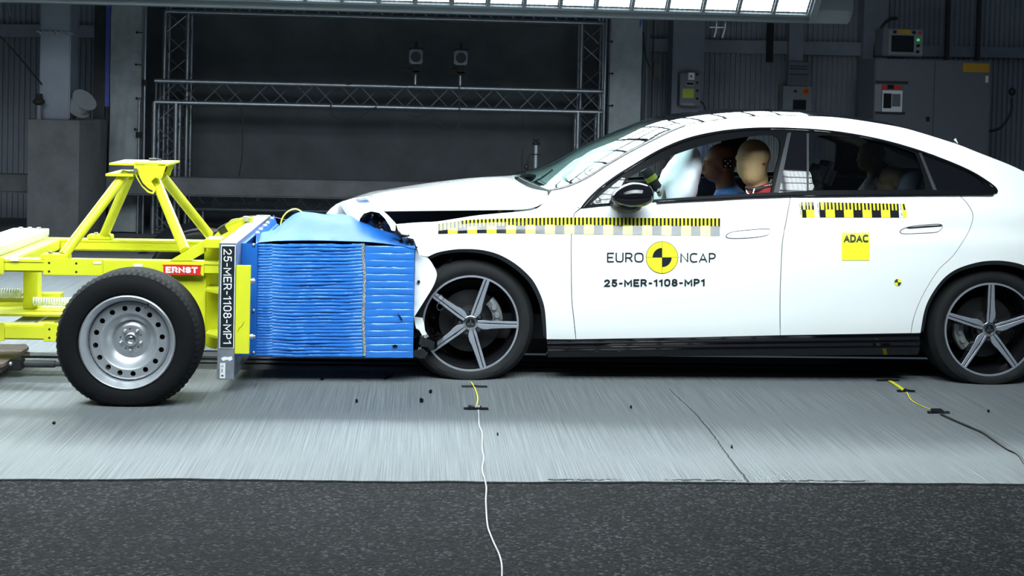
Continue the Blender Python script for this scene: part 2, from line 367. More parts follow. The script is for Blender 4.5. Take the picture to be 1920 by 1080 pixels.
def text_on(mb, s, fn, mi=0, th=.14, gap=.24):
    """lettering drawn with strokes; fn maps the unit box (u right, v up) to a 3D point"""
    W = sum(GLYPH[ch][0] for ch in s)+(gap+th)*(len(s)-1)+th; x = th/2
    for ch in s:
        wd, lines = GLYPH[ch]
        for ln in lines:
            q = [Vector((x+px, th/2+py*(1-th))) for px, py in ln]; n = len(q); cl = (q[0]-q[-1]).length < 1e-4; L = []; R = []
            for i in range(n):
                p0 = q[i-1] if i else (q[-2] if cl else None); p1 = q[i+1] if i+1 < n else (q[1] if cl else None)
                d0 = (q[i]-p0).normalized() if p0 is not None else None; d1 = (p1-q[i]).normalized() if p1 is not None else None
                d0 = d0 or d1; d1 = d1 or d0; n0 = Vector((-d0.y, d0.x)); n1 = Vector((-d1.y, d1.x)); mm = n0+n1
                if mm.length < .1: mm = n0
                mm.normalize(); k = th/2/max(.45, mm.dot(n0)); o = Vector((0, 0))
                if not cl and i == 0: o = -d1*th*.5
                if not cl and i == n-1: o = d0*th*.5
                if len(ln) == 2 and ch in 'E-AR': o = o*.6
                L.append(q[i]+mm*k+o); R.append(q[i]-mm*k+o)
            f = lambda p: fn(min(1.02, max(-.02, p.x/W)), min(1.0, max(0.0, p.y)))
            mb.grid([[f(p) for p in L], [f(p) for p in R]], mi)
        x += wd+gap+th
    return mb

# ================================================================== THE SETTING
YB = 8.3                                                     # back wall plane
def jag(x, s, a): return noise.noise(Vector((x*s, 3.1, .7)))*a+noise.noise(Vector((x*s*3.3, 9.1, .7)))*a*.5
EDGE_K = -.006
m = MB(); edge = -1.765
xs = [-7+.05*i for i in range(281)]
rows = [[Vector((x, edge+jag(x, 1.3, .018)+jag(x, 9, .006)+EDGE_K*x, .006)) for x in xs]]+[[Vector((x, y, .006)) for x in xs] for y in (-1.55, -1.0, -.3, .275)]
m.grid(rows); m.grid([[Vector((x, rows[0][i].y, .006)) for i, x in enumerate(xs)], [Vector((x, rows[0][i].y, -.05)) for i, x in enumerate(xs)]])
m.grid([[Vector((x, y, .006)) for x in (-7, -1.5)] for y in (.275, .80)]); m.grid([[Vector((x, y, .006)) for x in (-7, 7)] for y in (.80, YB)])
floor = struct(m.build('floor', 'concrete', None, 0, fix=False))
m = MB(); m.grid([[Vector((x, y, 0)) for x in (-8, -4, 0, 4, 8)] for y in (-9, -4, -1.2)])
struct(m.build('floor', 'asphalt', None, 0, fix=False))
m = MB(); m.box((-1.5, .275, -.03), (7, .80, -.004)); m.box((-1.5, .47, -.004), (7, .50, .004)); m.box((-1.5, .58, -.004), (7, .61, .004))
struct(m.build('trim_1', 'track_steel', None, 0))
# expansion crack and edge cracks in the concrete
m = MB(); pts = [onZ(*p, .0075) for p in cr([(1256, 728), (1262, 736), (1300, 771), (1330, 806), (1350, 833), (1372, 864), (1392, 888), (1405, 906)], 6)]
for a, b in zip(pts, pts[1:]):
    i = pts.index(a); wd = .0012+.004*i/len(pts); j = Vector((random.uniform(-.004, .004), 0, 0))
    m.add([a-Vector((wd, 0, 0)), a+Vector((wd, 0, 0)), b+Vector((wd, 0, 0))+j, b-Vector((wd, 0, 0))+j], [(0, 1, 2, 3)])
m.build('crack', 'crack', floor, 0, fix=False)
for x0, x1 in ((1030, 1175), (1250, 1400), (1460, 1640)):
    m = MB(); pts = [Vector((onZ(x, 906, .0078).x, edge+jag(onZ(x, 906, .0078).x, 1.3, .018)+EDGE_K*onZ(x, 906, .0078).x+.022+random.uniform(-.006, .008), .0078)) for x in range(x0, x1, 7)]
    for a, b in zip(pts, pts[1:]):
        wd = random.uniform(.001, .007); m.add([a-Vector((0, wd, 0)), b-Vector((0, wd, 0)), b+Vector((0, wd, 0)), a+Vector((0, wd, 0))], [(0, 1, 2, 3)])
    m.build('crack', 'crack', floor, 0, fix=False)

# corrugated back wall
m = MB(); x = -7.0; prof = []
while x < 8.5:
    prof += [(x, 0), (x+.022, 0), (x+.03, .02), (x+.052, .02)]; x += .06
m.grid([[Vector((px, YB+py, z)) for px, py in prof] for z in (0, 6.5)])
struct(m.build('wall_back', 'sheet_wall', None, 0, fix=False))
def girt(name, pts, Y0, Y1):
    """pts: four traced corners of the face"""
    m = MB(); m.prism([onY(*p, Y0) for p in pts], (0, Y1-Y0, 0)); return struct(m.build(name, 'girt', None, 25))
girt('trim_2', [(-120, 44), (240, 48), (240, 71), (-120, 68)], YB-.12, YB-.001)
girt('trim_3', [(1215, 72), (1640, 80), (1640, 105), (1215, 96)], YB-.12, YB-.001)
girt('trim_4', [(1640, 84), (2100, 92), (2100, 112), (1640, 104)], YB-.10, YB-.001)
m = MB(); m.box(onY(1623, -60, YB-.2), onY(1640, 470, YB-.001)); struct(m.build('trim_5', 'girt', None, 25))
m = MB(); m.box(onY(1484, -60, YB-.2), onY(1496, 116, YB-.001)); struct(m.build('trim_6', 'girt', None, 25))

# ================================================================== BACKGROUND THINGS
def gz(o): return o
# backdrop curtain with folds
a = onY(255, 0, 7.75).x; b = onY(1150, 0, 7.75).x
m = MB(); nx = 150; rows = []
for j in range(34):
    z = 2.75*j/33+.01; row = []
    for i in range(nx+1):
        x = lerp(a, b, i/nx); y = 7.75+.035*noise.noise(Vector((x*2.1, z*.35, 1.3)))+.016*noise.noise(Vector((x*6, z*.9, 4)))
        if abs(z-1.47) < .05: y += .02
        row.append(Vector((x, y, z)))
    rows.append(row)
m.slab(rows, (0, .006, 0)); tag(m.build('backdrop_curtain', 'curtain', None, 60), 'wide dark grey cloth backdrop hung behind the truss frames', 'curtain')

def truss(parent, p0, p1, s, up, cell, r=.024):
    """box truss: four chords (the lattice between them is one part); up = one cross direction"""
    p0, p1 = Vector(p0), Vector(p1); d = (p1-p0); L = d.length; d.normalize(); a = Vector(up); b = d.cross(a).normalized(); h = s/2
    seg = MB().cyl(p0+a*h+b*h, p1+a*h+b*h, r, n=10).build('chord', 'truss_metal', parent, 40)
    for i, j in ((1, -1), (-1, 1), (-1, -1)): MB().cyl(p0+a*h*i+b*h*j, p1+a*h*i+b*h*j, r, n=10).build('chord', 'truss_metal', parent, 40)
    m = MB(); n = max(1, int(L/cell)); c = L/n
    for face in range(4):
        u, v = [(a, b), (-a, b), (b, a), (-b, a)][face]; sh = .5*(face % 2)
        for k in range(n):
            q0 = p0+d*(c*k+.02); q1 = p0+d*(c*(k+.5)); q2 = p0+d*(c*(k+1)-.02); e = 1 if face % 2 else -1
            m.cyl(q0+u*h+v*h*e, q1+u*h-v*h*e, .0065, n=6); m.cyl(q1+u*h-v*h*e, q2+u*h+v*h*e, .0065, n=6)
        for k in (0, 1): q = p0+d*(L*k+(.015 if k == 0 else -.015)); m.cyl(q+u*h+v*h, q+u*h-v*h, .01, n=6)
    m.build('lattice', 'truss_metal', parent, 40)
def truss_part(name_parent, *args): truss(name_parent, *args)
X = lambda px, py, Y: onY(px, py, Y).x
Zp = lambda px, py, Y: onY(px, py, Y).z
YO = 7.35; YI = 6.95
t = thing('truss_frame', (X(333, 300, YO), YO, 0), 'taller aluminium truss gate against the backdrop with top beam under the lamp bank', 'truss frame')
s = .235
xl = X(334, 100, YO); xr = X(1106, 200, YO); zt = Zp(700, 32, YO-s/2)+s/2
truss(t, (xl, YO, .01), (xl, YO, zt-s/2), s, (1, 0, 0), .42); truss(t, (xr, YO, .01), (xr, YO, zt-s/2), s, (1, 0, 0), .42)
truss(t, (xl-s/2, YO, zt), (xr+s/2, YO, zt), s, (0, 0, 1), .42)
t = thing('truss_frame', (X(313, 300, YI), YI, 0), 'lower aluminium truss goal carrying two floodlights on its crossbeam', 'truss frame')
s = .215; xl = X(314, 170, YI); xr = X(1112, 190, YI); zt = (Zp(700, 160, YI-s/2)+Zp(700, 202, YI-s/2))/2
truss(t, (xl, YI, .01), (xl, YI, zt-s/2), s, (1, 0, 0), .42); truss(t, (X(1099, 300, YI), YI, .01), (X(1099, 300, YI), YI, zt-s/2), s, (1, 0, 0), .42)
truss(t, (xl-s/2, YI, zt), (xr+s/2, YI, zt), s, (0, 0, 1), .42)
FLOOD_Z = zt+s/2+.03; FLOOD_Y = YI-s/2
t = thing('floor_truss', (X(350, 420, 7.2), 7.2, 0), 'low horizontal truss lying behind the concrete crash rail', 'truss')
s = .22; zc = Zp(560, 395, 7.2-s/2)+s/2
truss(t, (X(345, 390, 7.2), 7.2, zc), (X(1060, 400, 7.2), 7.2, zc), s, (0, 0, 1), .40)
for px in (380, 700, 1000): MB().cyl((X(px, 400, 7.2), 7.2, 0), (X(px, 400, 7.2), 7.2, zc-s/2), .02).build('foot', 'truss_metal', t)

# crash rail beam and its bracket
m = MB(); a = onY(-150, 323, 6.45); b = onY(1500, 346, 6.45); m.box((a.x, 6.40, Zp(300, 366, 6.45)), (b.x, 6.62, Zp(300, 332, 6.45)), bev=.015)
t = m.build('guard_rail', 'block_concrete', None, 30); tag(t, 'long grey horizontal guard rail beam in front of the trusses', 'guard rail')
m = MB(); m.box(onY(153, 327, 6.385), onY(173, 366, 6.399)); m.build('end_plate', 'girt', t)
for px in (700, 1300, -60): m = MB(); m.box((X(px, 360, 6.5), 6.44, 0), (X(px, 360, 6.5)+.14, 6.58, Zp(300, 366, 6.45))); m.build('post', 'girt', t)
# concrete block, column, reel
m = MB(); Y0 = 5.75; zt = Zp(100, 225, Y0); P_ = [(36, 6.05), (52, 5.75), (148, 5.75), (170, 6.05), (170, 6.38), (36, 6.38)]
m.prism([(X(px, 300, 5.75), y, 0) for px, y in P_], (0, 0, zt)); tag(m.build('concrete_block', 'block_concrete', None, 20), 'tall grey concrete block behind the yellow trolley', 'concrete block')
a = X(77, 100, 6.1); b = X(134, 100, 6.1)
t = thing('steel_column', ((a+b)/2, 6.2, zt), 'grey square column rising from the concrete block', 'column')
m = MB(); m.box((a, 6.06, zt), (b, 6.34, 4.2), bev=.01); m.build('shaft', 'column_paint', t)
m = MB(); z = Zp(100, 61, 6.05)
for k in range(6): x = lerp(a, b, k/5); m.cyl((x-.03, 6.05, z+.012), (x+.03, 6.05, z-.012), .012, n=8)
m.build('rope_wrap', 'pale_cloth', t); 
c = onY(154, 201, 6.2); d = Vector((.6, -.15, -.75)).normalized()
t = thing('cable_reel', (c.x, c.y, zt), 'pale drum reel leaning beside the column on the concrete block', 'reel')
ax = Vector((.62, -.45, .62)).normalized(); c.z = zt+.150; c.y = 6.16
m = MB(); m.cyl(c-ax*.055, c+ax*.055, .105, n=28); m.build('drum', 'pale_cloth', t)
for s_ in (-1, 1): m = MB(); m.cyl(c+ax*.055*s_, c+ax*.065*s_, .125, n=28); m.build('flange', 'box_paint', t)
t = thing('work_lamp', onY(73, 224, 5.95)-Vector((0, 0, 0)), 'small dark lamp head standing on the concrete block left of the column', 'lamp'); p = t.location.copy(); p.z = zt
t.location = p
m = MB(); m.cyl((p.x, p.y, zt), (p.x, p.y, zt+.14), .028, .022); m.build('stem', 'cabinet_paint', t)
m = MB(); m.ball((p.x, p.y-.01, zt+.165), (.055, .055, .035)); m.cyl((p.x, p.y, zt+.18), (p.x, p.y, zt+.24), .035, .028); m.build('lamp_head', 'cavity', t)
m = MB(); m.tube(cr([onY(-10, 58, 6.3), onY(30, 100, 6.35), onY(78, 158, 6.02)], 5), .008); tag(m.build('hanging_cable', 'cable_black', None), 'straight black cable slanting down to the grey column at far left', 'cable')
m = MB(); m.tube(cr([onY(2, 0, 6.6), onY(2, 14, 6.6), onY(4, 30, 6.6)], 4), .012); m.tube(cr([onY(14, -5, 6.6), onY(17, 12, 6.6), onY(20, 30, 6.6)], 4), .012)
tag(m.build('hanging_cable', 'pale_cloth', None), 'pale cord loop hanging at the upper left corner', 'cord')
m = MB(); m.box(onY(178, -40, 7.1), (X(196, 200, 7.1), 7.3, .01)); m.box((X(196, 200, 7.1), 7.14, .01), (X(203, 200, 7.1), 7.2, 3)); tag(m.build('steel_post', 'dark_steel', None), 'dark steel post left of the left pale cloth panel', 'post')
# pale wrapped panels either side of the backdrop
def cloth_panel(px0, px1, Y, label, sd):
    a = X(px0, 200, Y); b = X(px1, 200, Y); m = MB(); rows = []
    for j in range(50):
        z = .02+2.75*j/49; row = []
        for i in range(17):
            u = i/16; x = lerp(a, b, u); y = Y+.02*noise.noise(Vector((u*2+z*.8, z*1.4, sd)))+.014*noise.noise(Vector((u*5-z*1.3, z*3, sd+4)))
            row.append(Vector((x, y, z)))
        rows.append(row)
    m.slab(rows, (0, .12, 0)); o = m.build('cloth_panel', 'pale_cloth', None, 50); tag(o, label, 'cloth panel'); return o
o = cloth_panel(206, 264, 6.9, 'pale creased cloth panel left of the dark backdrop', 1.2)
m = MB(); m.box(onY(200, -60, 6.91), (X(206, 60, 6.9), 6.99, Zp(203, 200, 6.9))); m.build('strap', 'blue_strap', o)
o2 = cloth_panel(1142, 1201, 6.75, 'pale creased cloth panel right of the dark backdrop, above the windscreen', 8.4)
m = MB(); m.box(onY(1201, -20, 6.76), (X(1204, 60, 6.75), 6.84, Zp(1203, 130, 6.75))); m.build('strap', 'blue_strap', o2)
for px, py0, lab in ((261, 190, 'nearer thin grey pole beside the left cloth panel'), (271, 20, 'thin tall grey pole between left cloth panel and truss')):
    m = MB(); p = onY(px, 200, 6.82); m.cyl((p.x, 6.82, .01), (p.x, 6.82, Zp(px, py0, 6.82) if py0 > 100 else 3), .013)
    o = m.build('pole', 'truss_metal', None); tag(o, lab, 'pole')
    k = MB(); z = Zp(px, 253 if px < 265 else 155, 6.82); k.cyl((p.x, 6.82, z-.03), (p.x, 6.82, z+.03), .03, n=10); k.build('clamp', 'cavity', o)
for px, lab in ((1133, 'thin pole left of the right cloth panel'),):
    m = MB(); p = onY(px, 200, 6.655); m.cyl((p.x, 6.655, .01), (p.x, 6.655, 3), .013); tag(m.build('pole', 'truss_metal', None), lab, 'pole')
k = 0
for px, py in ((257, 61), (255, 121), (256, 184), (253, 242)):
    m = MB(); a = onY(px, py, 6.86); m.ball(a, .012); m.cyl(a, a+Vector((.06, -.02, 0)), .005); m.build('peg', 'cavity', bpy.data.objects['cloth_panel'])
for px, py in ((1147, 78), (1148, 138), (1148, 198)):
    m = MB(); a = onY(px, py, 6.72); m.ball(a, .012); m.cyl(a, a-Vector((.06, .02, 0)), .005); m.build('peg', 'cavity', o2)
# floodlights on the crossbeam
def floodlight(px, label):
    x = X(px, 150, FLOOD_Y); t = thing('floodlight', (x, FLOOD_Y, FLOOD_Z+.02), label, 'floodlight', None); z = FLOOD_Z+.02
    MB().cyl((x, FLOOD_Y, z-.025), (x, FLOOD_Y, z+.09), .02, .016).build('clamp', 'truss_metal', t)
    m = MB(); m.box((x-.07, FLOOD_Y-.03, z+.08), (x+.045, FLOOD_Y+.03, z+.115)); m.box((x-.15, FLOOD_Y-.02, z+.125), (x-.08, FLOOD_Y+.02, z+.16)); m.cyl((x-.1, FLOOD_Y, z+.14), (x, FLOOD_Y, z+.15), .01); m.box((x-.03, FLOOD_Y-.03, z+.10), (x+.04, FLOOD_Y+.03, z+.19)); m.build('bracket', 'cavity', t)
    m = MB(); m.box((x-.068, FLOOD_Y-.06, z+.185), (x+.068, FLOOD_Y+.12, z+.335), bev=.014); h = m.build('housing', 'column_paint', t)
    m = MB(); m.cyl((x, FLOOD_Y-.066, z+.258), (x, FLOOD_Y-.058, z+.258), .054, n=28); m.build('lens', 'screen', h)
    m = MB(); m.box((x-.075, FLOOD_Y-.03, z+.335), (x+.075, FLOOD_Y+.08, z+.352)); m.cyl((x, FLOOD_Y, z+.35), (x, FLOOD_Y, z+.42), .018, .01); m.build('fixing_knob', 'cavity', t)
floodlight(779, 'left of two square black floodlights clamped on the truss crossbeam'); floodlight(863, 'right of two square black floodlights clamped on the truss crossbeam')
yy = FLOOD_Y-.03
for pts, lab in (([(620, 196), (622, 215), (640, 225), (665, 223), (690, 210), (706, 200)], 'black cable loop hanging from the middle of the crossbeam'),
                 ([(650, 158), (690, 150), (735, 158), (765, 160)], 'thin black cable lying along the top of the crossbeam'),
                 ([(762, 205), (768, 216), (785, 219), (806, 210), (812, 222), (835, 240), (852, 243), (861, 228), (861, 160)], 'black cable looping below the two floodlights'),
                 ([(980, 212), (980, 234)], 'short black cable end hanging from the right of the crossbeam'), ([(452, 198), (455, 230), (454, 290), (448, 330)], 'thin black cable hanging down the backdrop at left')):
    m = MB(); m.tube([onY(p.x, p.y, yy-.02) for p in cr(pts, 6)], .006); tag(m.build('hanging_cable', 'cable_black', None), lab, 'cable')
# pneumatic mast behind the bonnet
Y = 5.6; p = onY(1002, 400, Y); zt = Zp(1002, 272, Y)
t = thing('gauge_mast', (p.x, Y, 0), 'slim grey cylinder mast with black cap behind the bonnet', 'mast')
m = MB(); m.cyl((p.x, Y, .01), (p.x, Y, zt), .03, n=20); m.build('cylinder', 'truss_metal', t)
m = MB(); m.cyl((p.x, Y, zt), (p.x, Y, zt+.03), .034, n=16); m.cyl((p.x, Y, zt+.03), (p.x, Y, zt+.05), .014); m.cyl((p.x, Y, zt+.045), (p.x, Y, zt+.058), .036, n=16); z = Zp(1002, 290, Y); m.cyl((p.x, Y, z), (p.x, Y, z+.008), .045, n=16); m.build('cap', 'cavity', t)
m = MB(); m.tube([onY(q.x, q.y, Y-.02) for q in cr([(990, 273), (982, 277), (979, 292), (979, 330)], 5)], .007); m.tube([onY(q.x, q.y, Y-.02) for q in cr([(994, 287), (990, 300), (989, 335)], 5)], .008); m.ball(onY(987, 313, Y-.02), (.02, .02, .03)); m.build('hose', 'cable_black', t)
# right hand wall equipment
Y = 7.3; m = MB(); p = onY(1211, 200, Y); m.cyl((p.x, Y, .01), (p.x, Y, 3.2), .023, n=14); tag(m.build('pipe', 'bank_paint', None), 'pale grey vertical pipe right of the right cloth panel', 'pipe')
m = MB(); p = onY(1221.5, 200, Y); m.cyl((p.x, Y, .01), (p.x, Y, 3.2), .008, n=8); m.tube([onY(q.x, q.y, Y-.06) for q in cr([(1206, 60), (1208, 95), (1216, 120), (1221, 128)], 4)], .008); m.box(onY(1226, 118, Y), onY(1233, 146, Y+.05)); tag(m.build('conduit', 'dark_steel', None), 'thin dark conduit running down right of the pale pipe', 'conduit')
Y = 7.6; m = MB(); m.box(onY(1266, -60, Y), (X(1319, 200, Y), Y+.3, .01), bev=.01); tag(m.build('steel_column', 'column_paint', None), 'grey steel column carrying the labelled control box above the windscreen', 'column')
m = MB(); m.box(onY(1440, 40, 8.13), onY(1447, 117, 8.178)); tag(m.build('strap', 'cavity', None), 'black strap hanging in front of the corrugated wall', 'strap')
m = MB()
for q in ([(1344, 36), (1343, 55), (1339, 70)], [(1361, 36), (1359, 55), (1354, 71)]): m.tube([onY(c.x, c.y, 4.74) for c in cr(q, 4)], .008)
m.box(onY(1331, 50, 4.73), onY(1356, 53, 4.75)); tag(m.build('rope_loop', 'box_paint', None), 'pair of short pale cords hanging under the lamp bank', 'cord')
Y = 7.42; t = thing('control_box', onY(1294, 203, Y), 'dark control box with yellow label on the steel column', 'control box')
def pbox(px0, py0, px1, py1, Y, dep, name, mt, par, bev=.004):
    m = MB(); a = onY(px0, py0, Y); b = onY(px1, py1, Y); m.box((a.x, Y, a.z), (b.x, Y+dep, b.z), bev=bev); return m.build(name, mt, par)
pbox(1276, 137, 1313, 198, Y, .17, 'housing', 'cabinet_paint', t); pbox(1291, 136, 1302, 150, Y-.006, .005, 'label', 'label_white', t, 0); pbox(1280, 166, 1301, 184, Y-.006, .005, 'label', 'lime_label', t, 0)
pbox(1286, 153, 1302, 162, Y-.006, .005, 'display', 'box_paint', t, 0); pbox(1288, 155, 1300, 159, Y-.009, .003, 'display', 'screen', t, 0); pbox(1278, 193, 1302, 198, Y-.006, .005, 'terminal_cover', 'box_paint', t, 0)
m = MB()
for py in (140, 155, 170, 185): m.cyl(onY(1307, py, Y), onY(1307, py, Y)-Vector((0, .012, 0)), .014)
m.build('button', 'cavity', t)
m = MB(); m.tube([onY(q.x, q.y, Y) for q in cr([(1313, 190), (1320, 197), (1324, 212), (1325, 230)], 5)], .008); m.build('lead', 'cable_black', t)
m = MB(); c = onY(1296, 143, Y-.0065); m.cyl(c, c-Vector((0, .001, 0)), .012, n=16); m.build('label_mark', 'blue_strap', t)
Y = 8.05; t = thing('emergency_stop_box', onY(1495, 210, Y), 'small grey switch box with red emergency stop button on the wall', 'switch box')
pbox(1469, 161, 1521, 212, Y, .2, 'housing', 'box_paint', t)
m = MB(); c = onY(1510, 171, Y); m.cyl(c, c-Vector((0, .012, 0)), .04, n=24, mi=0); m.build('button_collar', 'orange_label', t)
m = MB(); m.cyl(c-Vector((0, .012, 0)), c-Vector((0, .04, 0)), .026, n=20); m.build('button', 'red_plastic', t); m = MB(); c = onY(1491, 171, Y); m.cyl(c, c-Vector((0, .02, 0)), .014, n=16); m.build('button', 'cavity', t); pbox(1487, 187, 1511, 206, Y-.006, .005, 'socket', 'screen', t, 0)
t = thing('notice_board', onY(1495, 160, 8.05), 'grey notice sheet fixed above the emergency stop box', 'notice'); m = MB(); m.prism([onY(*p, 8.05) for p in ((1479, 115), (1518, 117), (1514, 161), (1476, 160))], (0, .03, 0)); m.build('sheet', 'cabinet_paint', t)
m = MB()
for y in (123, 128, 138): m.prism([onY(*p, 8.045) for p in ((1481, y), (1514, y+1), (1514, y+2.2), (1481, y+1.2))], (0, .004, 0))
m.build('slot', 'screen', t)
Y = 6.9; zt = Zp(1750, 112, Y); a = X(1641, 110, Y); b = X(1859, 115, Y)
t = thing('electrical_cabinet', ((a+b)/2, Y+.2, 0), 'large grey two door electrical cabinet behind the car roof', 'cabinet')
m = MB(); m.box((a, Y, .01), (b, Y+.5, zt), bev=.006); m.build('body', 'cabinet_paint', t); mid = X(1750, 180, Y)
for x0, x1 in ((a+.008, mid-.004), (mid+.004, b-.008)): m = MB(); m.box((x0, Y-.018, .06), (x1, Y-.001, zt-.012), bev=.004); d_ = m.build('door', 'cabinet_paint', t)
for nm, q, mt in (('lock', (1737, 219, 1743, 228), 'cavity'), ('warning_label', (1806, 118, 1855, 136), 'orange_label'), ('info_sheet', (1655, 169, 1691, 211), 'label_white'), ('document_holder', (1642, 151, 1703, 158), 'dark_steel'), ('document_holder', (1642, 209, 1697, 215), 'dark_steel'), ('info_sheet', (1641, 158, 1652, 209), 'box_paint')): pbox(*q, Y-.026, .007, nm, mt, t, 0)
pbox(1657, 175, 1671, 203, Y-.029, .002, 'print', 'screen', t, 0); pbox(1653, 159, 1690, 168, Y-.028, .002, 'print', 'red_plastic', t, 0); pbox(1664, 159, 1676, 167, Y-.030, .001, 'print', 'screen', t, 0)
pbox(1848, 142, 1853, 155, Y-.024, .004, 'print', 'label_white', t, 0); pbox(1673, 176, 1688, 200, Y-.029, .002, 'print', 'cabinet_paint', t, 0)
Y = 6.95; t = thing('operator_terminal', ((onY(1693, 107, Y).x), Y+.1, zt), 'grey control panel with dark screen and green lamp standing on the cabinet', 'control panel')
pbox(1656, 52, 1731, 107, Y, .25, 'housing', 'cabinet_paint', t, .008); pbox(1667, 55, 1729, 104, Y-.008, .007, 'front_plate', 'box_paint', t, 0); pbox(1672, 66, 1713, 98, Y-.012, .003, 'screen', 'screen', t, 0); pbox(1684, 55, 1708, 64, Y-.011, .002, 'label', 'orange_label', t, 0)
for (px, py), mt in (((1724, 62), 'red_plastic'), ((1721, 75), 'green_led'), ((1721, 86), 'cavity'), ((1720, 97), 'cavity'), ((1677, 60), 'cavity'), ((1713, 61), 'cavity')):
    m = MB(); c = onY(px, py, Y-.008); m.cyl(c, c-Vector((0, .02, 0)), .017 if mt != 'green_led' else .014, n=16); m.build('button', mt, t)
m = MB(); m.tube([onY(q.x, q.y, Y+.36) for q in cr([(1682, 34), (1668, 36), (1655, 48), (1648, 65), (1642, 85), (1640, 108)], 6)], .018); tag(m.build('hose', 'cable_black', None), 'black hose curving over the control panel', 'hose')
m = MB(); m.tube([onY(1898, 170, YB-.002), onY(1898, 172, Y+.3)], .012); m.tube([onY(q.x, q.y, Y+.3) for q in cr([(1897, 185), (1897, 205), (1888, 225), (1872, 242), (1846, 247)], 6)], .014); m.ball(onY(1898, 172, Y+.3), (.04, .03, .045)); tag(m.build('power_cable', 'cable_black', None), 'black power cable curving into the cabinet from the right', 'cable')
for px, lab in ((1777, 'dark narrow post behind the control panel'), (1835, 'dark narrow post behind the right cabinet door')):
    m = MB(); p = onY(px, 50, YB-.15); m.box((p.x-.02, YB-.17, .01), (p.x+.02, YB-.12, 3.2)); tag(m.build('steel_post', 'dark_steel', None), lab, 'post')

# ================================================================== LAMP BANK HOUSINGS
def bank_housing(lamp, sx, sy, nx, ny, label, lip):
    R = Matrix.Translation(lamp.location) @ lamp.rotation_euler.to_matrix().to_4x4()
    t = thing('lamp_bank', lamp.location, label, 'lamp bank')
    hx, hy = sx/2, sy/2
    m = MB(); m.box((-hx-.05, -hy-.05, .03), (hx+.05, hy+.05, .16)); m.build('housing', 'bank_paint', t, 25, T=R)
    m = MB(); bx = .0   # bars between the modules, just below the lamp
    for i in range(nx+1): x = -hx+sx*i/nx; m.box((x-.012, -hy, -.03), (x+.012, hy, -.004))
    for j in range(ny+1): y = -hy+sy*j/ny; m.box((-hx, y-.012, -.03), (hx, y+.012, -.004))
    m.build('module_bars', 'bank_paint', t, 25, T=R)
    for s_ in (-1, 1): m = MB(); m.box((s_*(hx+.005), -hy-.05, -.06), (s_*(hx+.06), hy+.05, .16)); m.build('end_plate', 'bank_paint', t, 25, T=R)
    if lip:
        a = onY(*lip[0], lip[4]); b = onY(*lip[2], lip[4]); m = MB(); m.prism([onY(*p, lip[4]) for p in lip[:4]], (0, .16, 0)); m.build('lip', 'bank_paint', t, 25)
    return t
bank_housing(FAR_BANK, 9.3, 3.0, 30, 10, 'long grey overhead lamp bank with bright square modules beyond the car', [(-420, -41), (1592, 20), (1590, 45), (-420, -8), 4.66])
bank_housing(NEAR_BANK, 7.9, 2.2, 30, 7, 'long overhead lamp bank above the near side of the track', None)
t = thing('duct', onY(1570, 20, 5.3), 'grey duct box beyond the right end of the lamp bank', 'duct'); m = MB(); m.prism([onY(*p, 5.3) for p in ((1520, -60), (1600, -60), (1600, 20), (1592, 42), (1530, 42))], (0, .3, 0)); m.build('duct_body', 'bank_paint', t)
m = MB(); m.box(onY(1525, 20, 5.29), onY(1599, 22, 5.30)); m.build('seam', 'dark_steel', t)

# ================================================================== THE YELLOW TROLLEY
TR = thing('crash_trolley', (-2.0, .4, 0), 'yellow steel crash trolley with aluminium front plate rolling in from the left', 'trolley')
def ybox(px0, py0, px1, py1, Y0, Y1, bev=.003, mb=None, mi=0):
    m = mb or MB(); a = onY(px0, py0, Y0); b = onY(px1, py1, Y0); m.box((a.x, Y0, a.z), (b.x, Y1, b.z), mi, bev); return m
YN, YF = -.15, .76; ZT = .632
xl = onY(-420, 490, YN).x; xr = onY(413, 490, YN).x
def side_rail(y0, y1):
    m = MB(); m.box((xl, y0, ZT-.062), (xr, y1, ZT), bev=.008); m.box((xl, y0-.004, ZT-.012), (xr, y1+.004, ZT+.001), bev=.001); return m.build('side_rail', 'yellow_paint', TR, 40)
rail_n = side_rail(YN, YN+.085); rail_f = side_rail(YF, YF+.085)
def splice(px0, py0, px1, py1, Y, holes):
    m = ybox(px0, py0, px1, py1, Y-.009, Y+.001, .002)
    for hx, hy in holes:
        c = onY(hx, hy, Y-.009); m.cyl(c-Vector((0, .0006, 0)), c+Vector((0, .002, 0)), .006, n=12, mi=1)
    return m.build('splice_plate', ['yellow_paint', 'cavity'], TR, 40)
splice(81, 485, 193, 517.5, YN, [(92, 493), (143, 494), (92, 509), (143, 510)]); splice(-60, 483, 7, 515, YN, []); splice(193.7, 488, 382, 518, YN, [])
for q, tx in (((19, 484.5, 34, 489.5), 0), ((175, 490, 190, 495), 0), ((251, 495, 267, 500), 0)):
    o = ybox(*q, YN-.012, YN-.008, 0).build('number_label', 'label_white', TR)
# cross members
m = MB(); a = onY(70, 470, .3); m.box((a.x-.11, YN+.08, ZT-.058), (a.x, YF+.02, ZT-.002), bev=.006); m.build('cross_member', 'yellow_paint', TR, 40)
m = MB(); xb = onY(87, 435, .80).x; m.box((xb-.20, -.42, ZT+.012), (xb, .86, ZT+.05), bev=.003); m.box((xb-.2, -.42, ZT+.002), (xb-.004, .86, ZT+.014)); bd = m.build('ballast_board', 'silver_board', TR, 30)
for px in (39, 56, 73): m = MB(); c = onY(px, 433, .80); c.z = ZT+.05; m.cyl(c, c+Vector((0, 0, .012)), .013, n=6); m.build('bolt', 'bolt_steel', bd)
